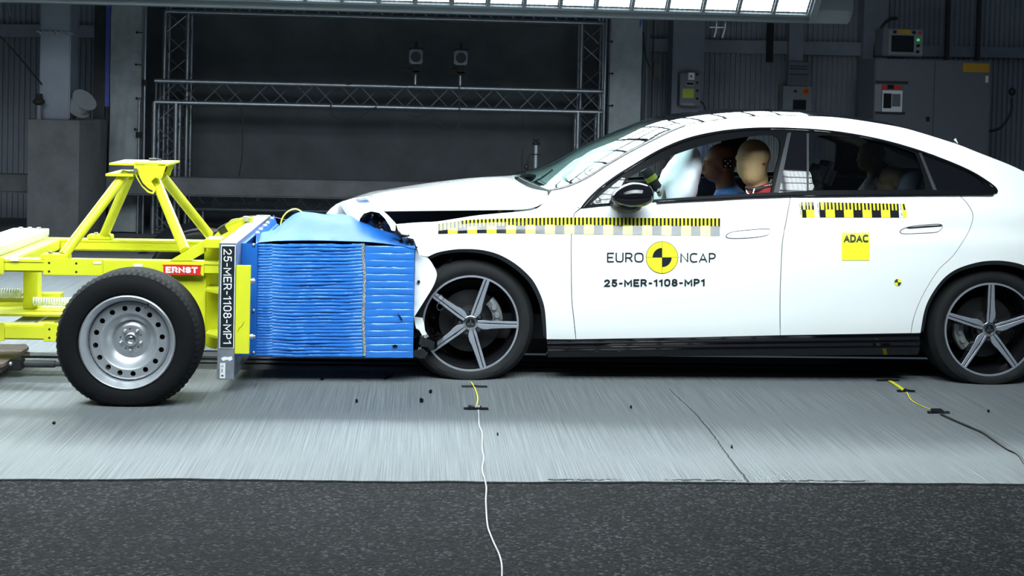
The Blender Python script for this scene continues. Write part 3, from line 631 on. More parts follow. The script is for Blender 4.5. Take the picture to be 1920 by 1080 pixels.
# post, lower shelf, lower rails, spring hoses
m = ybox(44, 470, 70, 580, .32, .40, .004); m.build('post', 'yellow_paint', TR, 40)
m = MB(); a = onY(-200, 607, -.02); b = onY(112, 638, -.02); m.box((a.x, -.02, b.z), (b.x, .06, a.z), bev=.008); m.build('lower_rail', 'yellow_paint', TR, 40); zl = a.z; zb = b.z
m = MB(); a2 = onY(82, 606, -.03); b2 = onY(150, 641, -.03); m.box((a2.x, -.03, b2.z), (b2.x, -.019, a2.z), bev=.002)
for h in ((92.5, 617.5), (92.5, 633.5)): c = onY(*h, -.03); m.cyl(c-Vector((0, .0006, 0)), c+Vector((0, .002, 0)), .006, mi=1)
m.build('splice_plate', ['yellow_paint', 'cavity'], TR, 40)
m = MB(); m.box((onY(-60, 606, -.03).x, -.03, b2.z), (onY(8, 606, -.03).x, -.019, a2.z), bev=.002); m.build('splice_plate', 'yellow_paint', TR, 40)
m = MB(); a = onY(-200, 560, .75); m.box((a.x, .74, zb), (-1.3, .82, zl), bev=.008); m.build('lower_rail', 'yellow_paint', TR, 40)
z1 = onY(60, 590, .15).z; m = MB(); m.box((-3.4, .16, z1-.012), (-1.5, .42, z1), bev=.002); m.build('shelf_plate', 'yellow_paint', TR, 40)
m = MB(); m.box((onY(20, 600, .1).x, .06, zl-.02), (onY(62, 600, .1).x, .74, zl-.012)); m.build('cover_plate', 'silver_board', TR, 30)
m = MB(); m.box((onY(70, 600, .1).x, .06, zl-.02), (onY(92, 600, .1).x+.02, .74, zl-.008)); m.build('cross_member', 'yellow_paint', TR, 30)
m = MB(); z2 = onY(100, 552, .5).z; m.box((-3.4, .52, z2-.05), (onY(113, 552, .52).x, .60, z2)); m.build('cross_member', 'yellow_paint', TR, 30)
def spring(px0, px1, py, Y, r):
    a = onY(px0, py, Y); b = onY(px1, py, Y); b.z = a.z; n = int((b.x-a.x)/.0135); pts = []
    for i in range(n*10+1): t = 2*math.pi*i/10; pts.append(Vector((lerp(a.x, b.x, i/(n*10)), Y+r*math.cos(t), a.z+r*math.sin(t))))
    m = MB(); m.tube(pts, .0045, 5); o = m.build('spiral_hose', 'white_plastic', TR, 60); return o
spring(-60, 42, 549, .47, .024); spring(62, 150, 565, .30, .020)
# struts and camera bracket
def strut(p0, p1, r=.0265): m = MB(); m.cyl(p0, p1, r, n=20); return m.build('strut', 'yellow_paint', TR, 40)
def pad(x0, x1, y0, y1):
    m = MB(); m.box((x0, y0, ZT), (x1, y1, ZT+.028), bev=.005); p = m.build('mounting_pad', 'yellow_paint', TR, 40)
    k = MB(); k.cyl((x0+.045, (y0+y1)/2-.015, ZT+.028), (x0+.045, (y0+y1)/2-.015, ZT+.04), .012, n=6); k.build('bolt', 'bolt_steel', p)
pad(onY(75, 480, YN).x, onY(127, 480, YN).x, YN-.003, YN+.08); pad(onY(163, 445, YF).x, onY(208, 445, YF).x, YF-.003, YF+.08)
strut(onY(119, 478, -.10), onY(236, 325, .22)); strut(onY(194, 444, .80), onY(243, 330, .42))
strut(onY(347, 470, -.10), onY(293, 340, .22)); strut(onY(392, 440, .80), onY(304, 330, .42))
c0 = onY(270, 303, .32)
m = MB(); zt = c0.z; xa = onY(220, 303, .32).x; xb2 = onY(326, 303, .32).x
m.box((xa, .13, zt-.012), (xb2, .50, zt), bev=.002); br = m.build('camera_bracket', 'yellow_paint', TR, 40)
m = MB(); z3 = onY(230, 322, .32).z; m.box((onY(211, 318, .3).x, .14, z3-.014), (onY(262, 318, .3).x, .5, z3), bev=.002); m.build('strut_plate', 'yellow_paint', br, 40)
q = [(251, 304), (313, 306), (303, 335), (291, 333), (283, 340), (290, 352), (291, 357), (287, 364), (277, 361), (266, 350), (256, 334), (252, 322)]
slot = [(253.5, 319), (257, 317), (261, 330), (268, 343), (278, 353), (287, 358), (284.5, 361), (276, 357), (265, 347), (257.5, 333)]
sheet('quadrant_plate', q, lambda x, y: onY(x, y, .13), 'yellow_paint', br, step=8, holes=[slot], off=(0, .012, 0))
m = MB(); c = onY(255, 319, .122); m.cyl(c-Vector((0, .012, 0)), c+Vector((0, .02, 0)), .011, n=12); m.build('bolt', 'bolt_steel', br)
sheet('flange', [(316, 308), (327, 306), (318, 330), (309, 327)], lambda x, y: onY(x, y, .40), 'yellow_paint', br, step=20, off=(0, .01, 0))
m = MB(); c = onY(287, 301, .3); m.cyl(c, c+Vector((0, 0, .012)), .022, n=8); m.cyl(c+Vector((.03, .02, 0)), c+Vector((.03, .02, .008)), .012, n=8); m.build('bolt', 'dark_steel', br)
# front columns with gussets, diagonal braces
def front_column(Y, far):
    pts = [(383, 463), (414, 463), (414, 646), (405, 655), (392, 652), (383, 646)]
    if not far:
        sheet('web_plate', pts, lambda x, y: onY(x, y, -.05), 'yellow_paint', TR, step=40, off=(0, .012, 0))
        m = MB(); ybox(383, 449, 413.5, 466, -.20, -.04, .003, m); m.build('head_block', 'yellow_paint', TR, 40)
        for y in (543, 627):
            m = MB(); P_ = [onY(383, y, -.2), onY(414, y, -.2)]; z = P_[0].z; x0, x1 = P_[0].x, P_[1].x
            m.prism([(x0, -.17, z), (x1, -.26, z), (x1, -.05, z), (x0, -.05, z)], (0, 0, -.012)); m.build('gusset', 'yellow_paint', TR, 30)
        sheet('diagonal_brace', [(318, 489), (383, 450.5), (383, 474), (357, 489)], lambda x, y: onY(x, y, -.16), 'yellow_paint', TR, step=40, off=(0, .07, 0))
        m = MB(); ybox(318, 513, 384, 655, -.12, -.10, .002, m); m.build('side_plate', 'yellow_paint', TR, 30)
    else:
        m = MB(); m.box((-1.34, YF, .25), (-1.262, YF+.09, .66), bev=.004); m.build('web_plate', 'yellow_paint', TR, 30)
front_column(YN, 0); front_column(YF, 1)
b_ = sheet('marker_bracket', [(396, 446), (432, 413), (440, 411), (476, 407), (470, 420), (428, 447)], lambda x, y: onY(x, y, .74), 'yellow_paint', TR, step=30, off=(0, .05, 0))
sheet('marker_square', [(407, 429), (421, 423), (428, 434), (414, 441)], lambda x, y: onY(x, y, .7385), 'tape_black', b_, step=30, off=(0, .001, 0))
m = MB(); m.tube([onY(p.x, p.y, .72) for p in cr([(398, 438), (415, 424), (438, 413), (462, 406), (500, 405), (540, 413)], 5)], .0022, 6); m.build('sensor_wire', 'cable_grey', TR)
m = MB(); m.box(onY(456, 406, .7), onY(467, 414, .74)); m.build('sensor', 'bolt_steel', TR)
# red badge
m = MB(); o_ = closed([(306.5, 499), (309, 496.2), (373, 497), (376, 500), (375.5, 513), (372.5, 515.8), (309, 514.5), (306.5, 512)], 3)
bdg = sheet('maker_badge', o_, lambda x, y: onY(x, y, YN-.0125), 'badge_red', TR, step=30, off=(0, .004, 0))
m = MB(); text_on(m, 'ERNST', lambda u, v: onY(310.5+u*60, 511.5+u*.7-v*11.5, YN-.0132), th=.25, gap=.10); m.build('lettering', 'label_white', bdg, 0, fix=False)
# front plate, its number board, packing plate
XA, XP, YA, YBk, Z0, Z1 = -1.262, -1.180, -.30, 1.20, .075, .748
m = MB(); m.box((XA, YA, Z0), (XP, YBk, Z1), bev=.002); pl = m.build('front_plate', 'aluminium', TR, 30)
nb = ybox(414.6, 459.5, 438.4, 653.5, YA-.004, YA-.001, .001).build('number_board', 'label_white', pl); ybox(416, 461.5, 437, 651.5, YA-.006, YA-.003, 0).build('board_face', 'ink', nb)
m = MB(); text_on(m, '25-MER-1108-MP1', lambda u, v: onY(418.5+v*15.5+ (.6*(1-u)), 467+u*178, YA-.0066), th=.13, gap=.16); m.build('lettering', 'label_white', nb, 0, fix=False)
lb = ybox(412.6, 681, 422, 709.5, YA-.003, YA-.001, 0).build('thickness_label', 'label_white', pl)
m = MB(); text_on(m, '15 mm', lambda u, v: onY(414.5+v*4.5, 684+u*14, YA-.0036)); ybox(415, 703, 419, 706, YA-.0036, YA-.003, 0, m); m.build('lettering', 'grey_ink', lb, 0, fix=False)
m = MB()
for q in ([(414, 672), (420, 669), (428, 670), (434, 668), (436, 674), (430, 677), (427, 674), (418, 677)],): m.prism([onY(x, y, YA-.001) for x, y in q], (0, .001, 0))
m.build('paint_residue', 'label_white', pl)
m = MB(); a = onY(443, 498, YA+.005); b = onY(467, 664, YA+.005); m.box((XP+.001, YA+.005, b.z), (b.x, YA+.03, a.z), bev=.002); pk = m.build('packing_plate', 'yellow_paint', TR, 30)
for y in (527, 631): m = MB(); c = onY(468, y, YA+.02); m.cyl(c-Vector((.02, 0, 0)), c+Vector((.018, 0, 0)), .013, n=6); m.cyl(c+Vector((.015, 0, 0)), c+Vector((.028, 0, 0)), .008, n=10); m.build('bolt', 'bolt_steel', pk)
m = MB(); pts = [onY(*p, YA+.0042) for p in ((445, 622), (449, 615), (453, 612), (456, 606), (458, 603))]
for a, b in zip(pts, pts[1:]): m.cyl(a, b, .0009, n=4)
m.build('scratch', 'cavity', pk)

# ---------------------------------------------------------------- wheels: steel rim trolley wheel
def trolley_wheel(cx, cz, yo, side):
    """yo: plane of the outer sidewall; side -1 faces the camera"""
    T = Matrix.Translation((cx, yo, cz)) @ Matrix.Scale(-side, 4, (0, 1, 0)); R = .333; W = .215
    m = MB(); prof = [(.222, .022), (.232, .004), (.248, -.002), (.275, -.004), (.300, .002), (.318, .018), (R-.006, .034), (R, .05)]
    for k in range(5): y = .05+k*(W-.1)/4.; prof += [(R, y+.003), (R, y+.0215), (R-.008, y+.0225), (R-.008, y+.0265)]
    prof += [(R, W-.05), (R-.006, W-.034), (.318, W-.018), (.300, W-.002), (.275, W+.004), (.248, W), (.222, W-.02)]
    m.lathe(prof, 96, T=T, loop=True)
    for k in range(72):      # tread blocks at the shoulder
        t = 2*math.pi*k/72; c, s = math.cos(t), math.sin(t)
        for (r0, y0), (r1, y1) in (((R+.001, .052), (.316, .0145)),):
            p = lambda r, y, e: T @ Vector((r*math.cos(t+e), y, r*math.sin(t+e)))
            m.add([p(r0+.002, y0, -.025), p(r0+.002, y0, .025), p(r1+.001, y1-.001, .025), p(r1+.001, y1-.001, -.025), p(r0+.002-.01, y0+.004, -.025), p(r0+.002-.01, y0+.004, .025), p(r1-.008, y1+.004, .025), p(r1-.008, y1+.004, -.025)], [(0, 1, 2, 3), (0, 4, 5, 1), (1, 5, 6, 2), (2, 6, 7, 3), (3, 7, 4, 0)], 1)
    for v in m.v:
        t_ = max(0, (cz-v.z)/R); v.z += max(0, R-cz-.006)*t_**5
        if v.z < .0085: v.z = .0085
    ty = m.build('wheel', ['dark_tyre', 'tread'], TR, 30)
    m = MB(); for_ = [(.2225, .030), (.2225, .012), (.216, .006), (.210, .012), (.207, .024), (.196, .034), (.1905, .052), (.190, .075)]
    m.lathe(for_, 96, T=T); m.lathe([(.190, .075), (.185, .16), (.2, .19)], 64, T=T); m.build('rim_barrel', 'steel_rim', ty, 40)
    # disc with 16 round holes
    Rf = [(.188, .070), (.178, .056), (.166, .050), (.140, .052), (.134, .056), (.122, .075), (.105, .100), (.085, .112), (.074, .108), (.062, .100), (.045, .098)]
    hole_r = .155; n = 192; m = MB(); fine = [(.188, .070), (.178, .056), (.1725, .052), (.155, .0505), (.1375, .053)]
    # holes by a CDT in the flat annulus
    outer = [(math.cos(2*math.pi*k/96)*.1745, math.sin(2*math.pi*k/96)*.1745) for k in range(96)]; inner = [(math.cos(2*math.pi*k/96)*.1355, math.sin(2*math.pi*k/96)*.1355) for k in range(96)]
    hs = []
    for h in range(16):
        a = 2*math.pi*(h+.35)/16; hs.append([(hole_r*math.cos(a)+.0125*math.cos(2*math.pi*k/18), hole_r*math.sin(a)+.0125*math.sin(2*math.pi*k/18)) for k in range(18)])
    sheet('', outer, lambda x, y: T @ Vector((x, .0515+((math.hypot(x, y)-.155)/.02)**2*.0012, y)), None, step=.01, holes=[inner]+hs, off=(0, -side*.004, 0), mb=m)
    m.lathe([(.190, .072), (.182, .058), (.1745, .0527)], 96, T=T); m.lathe([(.1355, .0527), (.130, .058), (.121, .075), (.106, .098), (.09, .108), (.078, .106), (.072, .100), (.060, .098), (.034, .098)], 96, T=T)
    d = m.build('rim_disc', 'steel_rim', ty, 40)
    for h in range(5):
        a = 2*math.pi*(h+.75)/5; p = T @ Vector((.049*math.cos(a), .098, .049*math.sin(a))); q = T @ Vector((.049*math.cos(a), .082, .049*math.sin(a)))
        m = MB(); m.cyl(p, q, .0095, .0065, n=12); m.ball(q, .0062, seg=10, rings=6); m.build('wheel_bolt', 'bolt_steel', ty)
    m = MB()
    for h in range(5):
        for da in (.09, .16): a = 2*math.pi*(h+.25)/5+da; p = T @ Vector((.05*math.cos(a), .0978, .05*math.sin(a))); m.cyl(p, T @ Vector((.05*math.cos(a), .0970, .05*math.sin(a))), .0028, n=8)
    m.build('vent_holes', 'cavity', ty)
    m = MB(); m.lathe([(.034, .1), (.031, .085), (.027, .083), (.024, .09), (.02, .105)], 40, T=T); m.build('hub_bore', 'bolt_steel', ty); m = MB(); m.lathe([(.0005, .09), (.01, .092), (.021, .10)], 24, T=T); m.build('axle_end', 'chrome', ty)
    m = MB(); m.lathe([(.18, .19), (.18, .135), (.03, .13)], 48, T=T); m.build('hole_backing', 'cavity', ty, 40)  # black disc added behind the rim so its holes read as shaded
    m = MB(); m.tube([T @ Vector(p) for p in ((.09, .03, .178), (.085, .02, .170), (.078, .018, .160))], .005); m.build('valve', 'cavity', ty)
    return ty
wc = onY(238.5, 644.7, -.585)
trolley_wheel(wc.x, wc.z+.006, -.60, -1); trolley_wheel(wc.x+.03, wc.z+.006, 1.50, 1)
m = MB(); m.cyl((wc.x, -.45, wc.z), (wc.x, 1.35, wc.z), .045, n=16); m.build('axle', 'dark_steel', TR); 
m = MB(); m.box((wc.x-.06, -.13, wc.z-.07), (wc.x+.06, -.02, ZT-.05)); m.build('axle_bracket', 'yellow_paint', TR)

# ================================================================== DEFORMABLE BARRIER
YS = -.07; YE = .90
BR = thing('deformable_barrier', (-.75, .4, .13), 'blue crushed honeycomb barrier block with crumpled top sheet bolted to the trolley plate', 'barrier')
m = MB(); a = onY(454, 456, YS-.03); b = onY(479, 668, YS-.03); m.box((XP+.002, YS-.03, b.z), (XP+.02, YE, a.z)); m.box((b.x-.012, YS-.03, b.z), (b.x, YE, a.z)); m.box((XP+.02, YS-.028, b.z+.004), (b.x-.012, YS-.026, a.z-.002)); bp_ = m.build('back_flange', 'blue_sheet', BR, 20)
for y in (459, 524, 582, 661): m = MB(); c = onY(475.5, y, YS-.032); m.ball(c, (.008, .006, .008), seg=10, rings=6); m.build('rivet', 'bolt_steel', bp_)
def ribbed(px0, px1, py0, py1, nrib, amp, name, sd, skew=0.0, Y=YS, wav=.35, up=.25, dn=.12):
    """side of a crushed honeycomb block: folded horizontal ridges"""
    nx = max(8, int((px1-px0)/5)); nz = nrib*10; rows = []
    for j in range(nz+1):
        t = j/nz; row = []
        for i in range(nx+1):
            u = i/nx; p = onY(lerp(px0, px1+skew*(t-.5), u), lerp(py0, py1, t), Y)
            w1 = noise.noise(Vector((u*2.3, t*3, sd))); w2 = noise.noise(Vector((u*6, t*9, sd+3)))
            ph = t*nrib+wav*(w1*.9+w2*.35); k_ = math.floor(ph); f = ph-k_; lo = .45+.9*abs(noise.noise(Vector((k_*.77, u*2.1, sd+8))))
            lo *= 1+.25*noise.noise(Vector((u*22, k_*1.7, sd+5)))
            edge = min(1, 5*u, 5*(1-u)); h = max(0, min(1, f/up, (1-f)/dn))**.8*(.85+.15*math.sin(f*3.1))
            row.append(p-Vector((0, amp*lo*h*(.35+.65*edge), 0)))
        rows.append(row)
    m = MB(); m.grid(rows); z0 = rows[-1][0].z; z1 = rows[0][0].z; x0 = rows[0][0].x; x1 = max(r[-1].x for r in rows)-.004
    x0 += .003; m.box((x0, Y+.001, z0+.003), (x1, YE, z1-.003)); return m.build(name, 'blue_core', BR, 40)
ribbed(479.5, 511, 457, 667.5, 40, .010, 'honeycomb_block', 3.1, wav=.12); ribbed(511, 680, 457, 669, 33, .017, 'honeycomb_block', 7.7, wav=.2); ribbed(684, 776, 461, 671, 16, .008, 'honeycomb_block', 12.9, skew=-3, wav=.12, up=.13, dn=.06)
# glue seam between the blocks
m = MB(); pts = [onY(682+1.3*math.sin(y*.05)+random.uniform(-.5, .5), y, YS-.004) for y in range(457, 670, 6)]
for k in range(3):
    m.tube([p+Vector((.005*math.cos(i*1.3+k*2.1), -.004*math.sin(i*1.3+k*2.1), 0)) for i, p in enumerate(pts)], .0048, 6)
m.build('glue_seam', 'honeycomb_core', BR, 50)
m = MB(); a = onY(681, 456, YS); b = onY(687, 669, YS); m.box((a.x-.003, YS+.012, b.z), (b.x, YE, a.z)); m.build('inner_sheet', 'cavity', BR)
# crumpled top sheet
near = [onY(p.x, p.y, YS-.006) for p in cr([(480, 455), (513, 452), (546, 451), (580, 450.5), (613, 451), (647, 452), (697, 454), (747, 460), (778, 467)], 5)]
top = [onY(p.x, p.y, .32) for p in cr([(480, 437), (513, 431), (537, 411), (560, 399), (613, 402), (649, 402), (682, 418), (724, 431), (779, 462)], 5)]
mid = [onY(p.x, p.y, .10) for p in cr([(480, 445), (513, 437), (546, 428), (580, 422), (613, 424), (647, 421), (690, 432), (735, 443), (778, 464)], 5)]
rows = []
def fold(p, i, k): 
    n_ = noise.noise(Vector((p.x*5, p.y*3, 2.2)))*.012+noise.noise(Vector((p.x*14, p.y*6, 5)))*.005
    return p+Vector((0, 0, n_*k))
for t in range(7): rows.append([fold(near[i].lerp(mid[i], t/7), i, t/7) for i in range(len(near))])
for t in range(7): rows.append([fold(mid[i].lerp(top[i], t/7)+Vector((0, 0, .012*math.sin(math.pi*t/7))), i, 1) for i in range(len(near))])
for t in range(9): rows.append([fold(top[i].lerp(Vector((top[i].x, YE, .70)), t/8)+Vector((0, 0, .0*t)), i, 1-t/9) for i in range(len(near))])
m = MB(); m.slab(rows, (0, .002, -.003)); ts = m.build('top_sheet', 'blue_sheet', BR, 50)
m = MB(); m.slab([[onY(479, 441, -.02), onY(486, 457, -.05)], [onY(513, 404, 1.0), onY(520, 424, 1.0)]], (.003, 0, .002)); fl = m.build('top_flange', 'blue_sheet', BR, 30)
for px, py, Y in ((483, 438, .1), (489, 431, .25), (497, 424, .45), (502, 419, .6), (510, 410, .85)): m = MB(); m.ball(onY(px, py, Y-.02), (.013, .012, .012), seg=10, rings=6); m.build('bolt', 'bolt_steel', fl)
m = MB(); m.tube([onY(p.x, p.y, .5) for p in cr([(526, 422), (530, 408), (541, 396), (555, 392), (566, 398), (575, 410)], 6)], .004); m.build('sensor_cable', 'tape_yellow', BR)
m = MB(); m.grid([[Vector((x, y, onY(600, 669, YS).z-.002)) for x in (onY(480, 669, YS).x, onY(774, 670, YS).x)] for y in (YS, YE)]); m.grid([[Vector((onY(776, 600, YS).x, y, z)) for y in (YS+.01, YE)] for z in (.15, .70)]); m.build('outer_sheet', 'blue_sheet', BR, 0, fix=False)

for q in ([(745, 588), (748, 590), (755, 600), (752, 600)], [(735, 648), (741, 646), (746, 648), (743, 651), (738, 651)]):
    m = MB(); m.prism([onY(x, y, YS-.014) for x, y in q], (0, .004, 0)); m.build('plastic_sliver', 'black_trim', BR)

# ================================================================== TOW CARRIAGE at the far left
t = thing('tow_carriage', onZ(20, 690, .006), 'rusty tow carriage with dark pull rod low on the track at far left', 'tow carriage')
Yt = -.05
def zface(pts, z, h, name, mt): m = MB(); m.prism([onZ(x, y, z) for x, y in pts], (0, 0, -h)); return m.build(name, mt, t, 25)
zface([(-90, 668), (-60, 645), (48, 645), (54, 650), (8, 681), (-70, 706)], .09, .018, 'top_plate', 'rust'); zface([(-60, 672), (40, 656), (56, 660), (38, 668), (0, 692), (-60, 712)], .062, .02, 'lower_plate', 'rust')
m = MB(); a = onY(20, 671, .05); b = onY(46, 691, .05); m.box((a.x, .0, b.z), (b.x, .07, a.z), bev=.006); cl = m.build('coupling', 'disc_metal', t)
m = MB(); m.ball(onY(20, 682, -.002), .011); m.build('bolt', 'bolt_steel', cl)
m = MB(); p = onY(36, 682, .04); m.cyl(p, (p.x+.62, .04, p.z), .012, n=10); m.cyl(p+Vector((.03, 0, 0)), p+Vector((.18, 0, 0)), .018, n=10); m.build('pull_rod', 'dark_steel', t)
m = MB(); p = onY(40, 669, .15); m.cyl(p, (p.x+.62, .15, p.z), .006, n=8); m.build('pull_cable', 'dark_steel', t)
m = MB(); m.box((onZ(-60, 690, .01).x, -.02, .0065), (onZ(20, 690, .01).x, .2, .045)); m.build('slide_shoe', 'dark_steel', t)

# ================================================================== THE WHITE CAR
YC = .93
CAR = thing('car', (1.3, YC, 0), 'white fastback saloon car with its crumpled nose pressed into the blue barrier', 'car')
ZT_ = [.08, .18, .30, .45, .60, .72, .785, .815, .843, .89, .95, 1.02, 1.10, 1.2, 1.3, 1.38, 1.46]; VT_ = [.84, .878, .905, .918, .921, .917, .912, .901, .891, .886, .872, .843, .801, .736, .657, .580, .46]
def halfw(x, z):
    v = interp(z, ZT_, VT_)
    if x < .3: v -= .11*((.3-x)/.9)**2
    if x > 2.8: v -= .12*((x-2.8)/.8)**2
    if z > .95 and x > 2.0: v -= .10*((x-2.0)/1.2)**2*min(1, (z-.95)/.25)
    if z > .95 and x < .9: v -= .05*((.9-x)/.6)**2*min(1, (z-.95)/.2)
    return v
def P(px, py, off=0.0):
    """traced point carried onto the near flank of the body"""
    Y = .05
    for _ in range(9): p = onY(px, py, Y); Y = .5*Y+.5*(YC-halfw(p.x, p.z))
    p = onY(px, py, Y); p.y -= off; return p
PO = lambda o: (lambda x, y: P(x, y, o))
def both(o, nm=None): mirror(o, nm or o.name.split('.')[0], CAR, YC); return o
# --- traced lines (pixels of the photograph)
ARCH_F = [(p.x, p.y) for p in cr([(802, 482), (820.5, 474), (847, 469), (869, 467.5), (901, 469), (933, 477), (963, 493), (987, 513), (1003, 533), (1016.5, 563), (1022, 590), (1024.6, 636)], 4)]
ARCH_R = [(p.x, p.y) for p in cr([(1726, 624.5), (1734, 582), (1747, 552.6), (1769, 523), (1795, 504.5), (1832, 492.6), (1865, 489), (1895, 491.5), (1922, 499), (1950, 516), (1974, 545), (1987, 585), (1992, 622)], 4)]
GAP = [(p.x, p.y) for p in cr([(742, 420), (782, 416.5), (817, 415), (850, 410), (900, 402.5), (975, 396), (1000, 392.5), (1015, 384), (1026, 369)], 3)]
SEAM_F = [(p.x, p.y) for p in cr([(1077, 400), (1072, 430), (1071, 471), (1072, 557), (1075.6, 595), (1080, 636.5)], 3)]
SEAM_M = [(p.x, p.y) for p in cr([(1482.6, 366.5), (1476, 404), (1468, 447), (1465.5, 480), (1462.5, 560), (1463, 629)], 3)]
SEAM_R = [(p.x, p.y) for p in cr([(1798, 365), (1814, 382), (1824, 401), (1822.5, 417.5), (1814, 439), (1787, 480), (1761.5, 504), (1739, 538), (1724, 567), (1713, 597), (1708, 625)], 3)]
DLO_U = [(p.x, p.y) for p in cr([(1088, 391), (1100, 375), (1120, 355), (1150, 332), (1185, 310), (1235, 281), (1285, 260), (1335, 248), (1385, 241.5), (1440, 239), (1508, 241), (1562, 245.5), (1617, 254), (1671, 266), (1725, 282), (1779, 302), (1820, 320), (1847, 336), (1866, 350), (1871, 358)], 4)]
DLO_L = [(1869, 363), (1860, 365), (1798, 365), (1671, 365.5), (1535, 367), (1482.6, 367.2), (1400, 370), (1335, 374), (1230, 379), (1140, 386)]
WEDGE = [(p.x, p.y) for p in cr([(1034, 358), (1057, 353), (1080, 345), (1110, 329.5), (1140, 310), (1185, 284), (1230, 261), (1260, 246), (1285, 236)], 4)]
RAIL = [(p.x, p.y) for p in cr([(1285, 236), (1330, 227), (1365, 222), (1410, 218), (1454, 216), (1508, 217), (1573, 220), (1649, 231), (1692, 239), (1725, 248), (1795, 270), (1833, 285), (1887, 306), (1920, 321), (1965, 342), (2010, 364), (2040, 384)], 4)]
TAIL = [(p.x, p.y) for p in cr([(2040, 384), (2085, 388), (2118, 392), (2126, 420), (2128, 470), (2124, 540), (2110, 600), (2095, 622)], 3)]
# --- painted panels
fender = sheet('fender', GAP+[(1034, 358), (1087, 391)]+SEAM_F+[(1024.6, 636.5)]+ARCH_F[::-1][1:]+[(785, 479), (780, 462), (775, 449), (760, 445), (746, 433)], P, 'white_paint', CAR, inset=.7, step=7)
fdoor = sheet('front_door', [(1089, 391)]+[(x, y) for x, y in DLO_L[::-1] if x < 1480]+SEAM_M+[(1300, 633)]+SEAM_F[::-1], P, 'white_paint', CAR, inset=.7, step=7)
rdoor = sheet('rear_door', [(x, y) for x, y in DLO_L[::-1] if 1482 <= x < 1798]+SEAM_R+[(1600, 627)]+SEAM_M[::-1][:-1], P, 'white_paint', CAR, inset=.7, step=8)
bside = sheet('body_side', WEDGE+RAIL[1:]+TAIL[1:]+ARCH_R[::-1]+SEAM_R[::-1]+[(1798, 365), (1860, 365), (1869, 363)]+DLO_U[::-1], P, 'white_paint', CAR, step=16, inset=.5)
for o in (fender, fdoor, rdoor, bside): both(o)
# --- dark structure behind the seams
ins = sheet('inner_structure', [(760, 430), (1000, 402), (1040, 372), (1092, 395), (1400, 373), (1860, 369), (1890, 420), (1890, 480), (1840, 485), (1795, 497), (1762, 520), (1740, 550), (1726, 580), (1718, 620), (1030, 632), (1026, 590), (1020, 560), (1006, 530), (990, 508), (965, 488), (935, 472), (900, 464), (850, 464), (803, 477), (770, 448)], lambda x, y: P(x, y)+Vector((0, .014, 0)), 'cavity', CAR, step=30, off=(0, .03, 0)); both(ins)
# --- black window surround with three openings
OPEN_F = [(p.x, p.y) for p in cr([(1169, 348), (1178, 334), (1200, 322), (1239, 301), (1282, 284), (1321, 272), (1352, 264.5), (1399, 256.5), (1438, 253.5), (1453, 256), (1461, 263), (1463, 274), (1460, 296), (1452, 326), (1446, 361)], 3)]+[(1321, 368), (1232, 374), (1180, 377.5)]
OPEN_R = [(p.x, p.y) for p in cr([(1512, 357), (1515, 300), (1517, 270), (1524, 259.5), (1548, 253.5), (1608, 259), (1656, 267.5), (1699, 281), (1712, 286), (1718, 293), (1732, 329), (1737, 356)], 3)]
OPEN_Q = [(p.x, p.y) for p in cr([(1757, 356), (1743, 322), (1729, 288), (1765, 298), (1799, 310), (1825, 327), (1845, 344), (1850, 357)], 3)]
trim = sheet('window_surround', DLO_U+DLO_L, PO(.003), 'black_trim', CAR, step=12, holes=[OPEN_F, OPEN_R, OPEN_Q], off=(0, .022, 0)); both(trim)
pil = sheet('pillar_cover', [(1483, 248), (1511, 248), (1512, 358), (1460, 361)], PO(.0055), 'gloss_black', trim, step=12, off=(0, .002, 0))
for q in ([(1476, 250), (1483, 248), (1460, 361), (1450, 361)], [(1512, 250), (1516, 250), (1516, 357), (1512.5, 357)], [(1722, 286), (1727, 286), (1755.5, 356), (1749, 356)]): sheet('seal_strip', q, PO(.006), 'seal', trim, step=12, off=(0, .003, 0))
sail = sheet('mirror_sail', [(1106, 383), (1130, 362), (1166, 333), (1172, 334), (1163, 352), (1150, 380)], PO(.006), 'gloss_black', trim, step=10, off=(0, .003, 0))
ln = [P(p.x, p.y, .007) for p in cr([(1094, 389), (1122, 358), (1152, 335), (1187, 313), (1237, 284), (1287, 263.5), (1337, 251.5), (1386, 245), (1440, 242.5), (1508, 244.5), (1562, 249), (1617, 257.5), (1671, 269.5), (1725, 285.5), (1779, 305.5), (1820, 323), (1845, 338), (1860, 351)], 4)]
MB().tube(ln, .0035, 6).build('trim_bead', 'gloss_black', trim, 60)
m = MB(); m.tube([P(x, y, .010) for x, y in DLO_L[::-1][:-1] if x > 1170]+[P(1862, 362.5, .008)], .0055, 6); m.build('waist_seal', 'gloss_black', trim, 60)
rg = sheet('rear_window', inset_poly(OPEN_R, -3), lambda x, y: P(x, y)+Vector((0, .010, 0)), 'tinted_glass', CAR, step=12, off=(0, .003, 0))
far = mirror(rg, 'rear_window', CAR, YC); far.data.materials[0] = MATS['pale_glass']
qg = sheet('quarter_window', inset_poly(OPEN_Q, -3), lambda x, y: P(x, y)+Vector((0, .006, 0)), 'roof_glass', CAR, step=12, off=(0, .003, 0)); both(qg)
fg = mirror(sheet('front_window', inset_poly(OPEN_F, -3), lambda x, y: P(x, y)+Vector((0, .012, 0)), 'pale_glass', CAR, step=16, off=(0, .003, 0)), 'front_window', CAR, YC)
bpy.data.objects.remove(bpy.data.objects['front_window'])     # the near front window is wound down
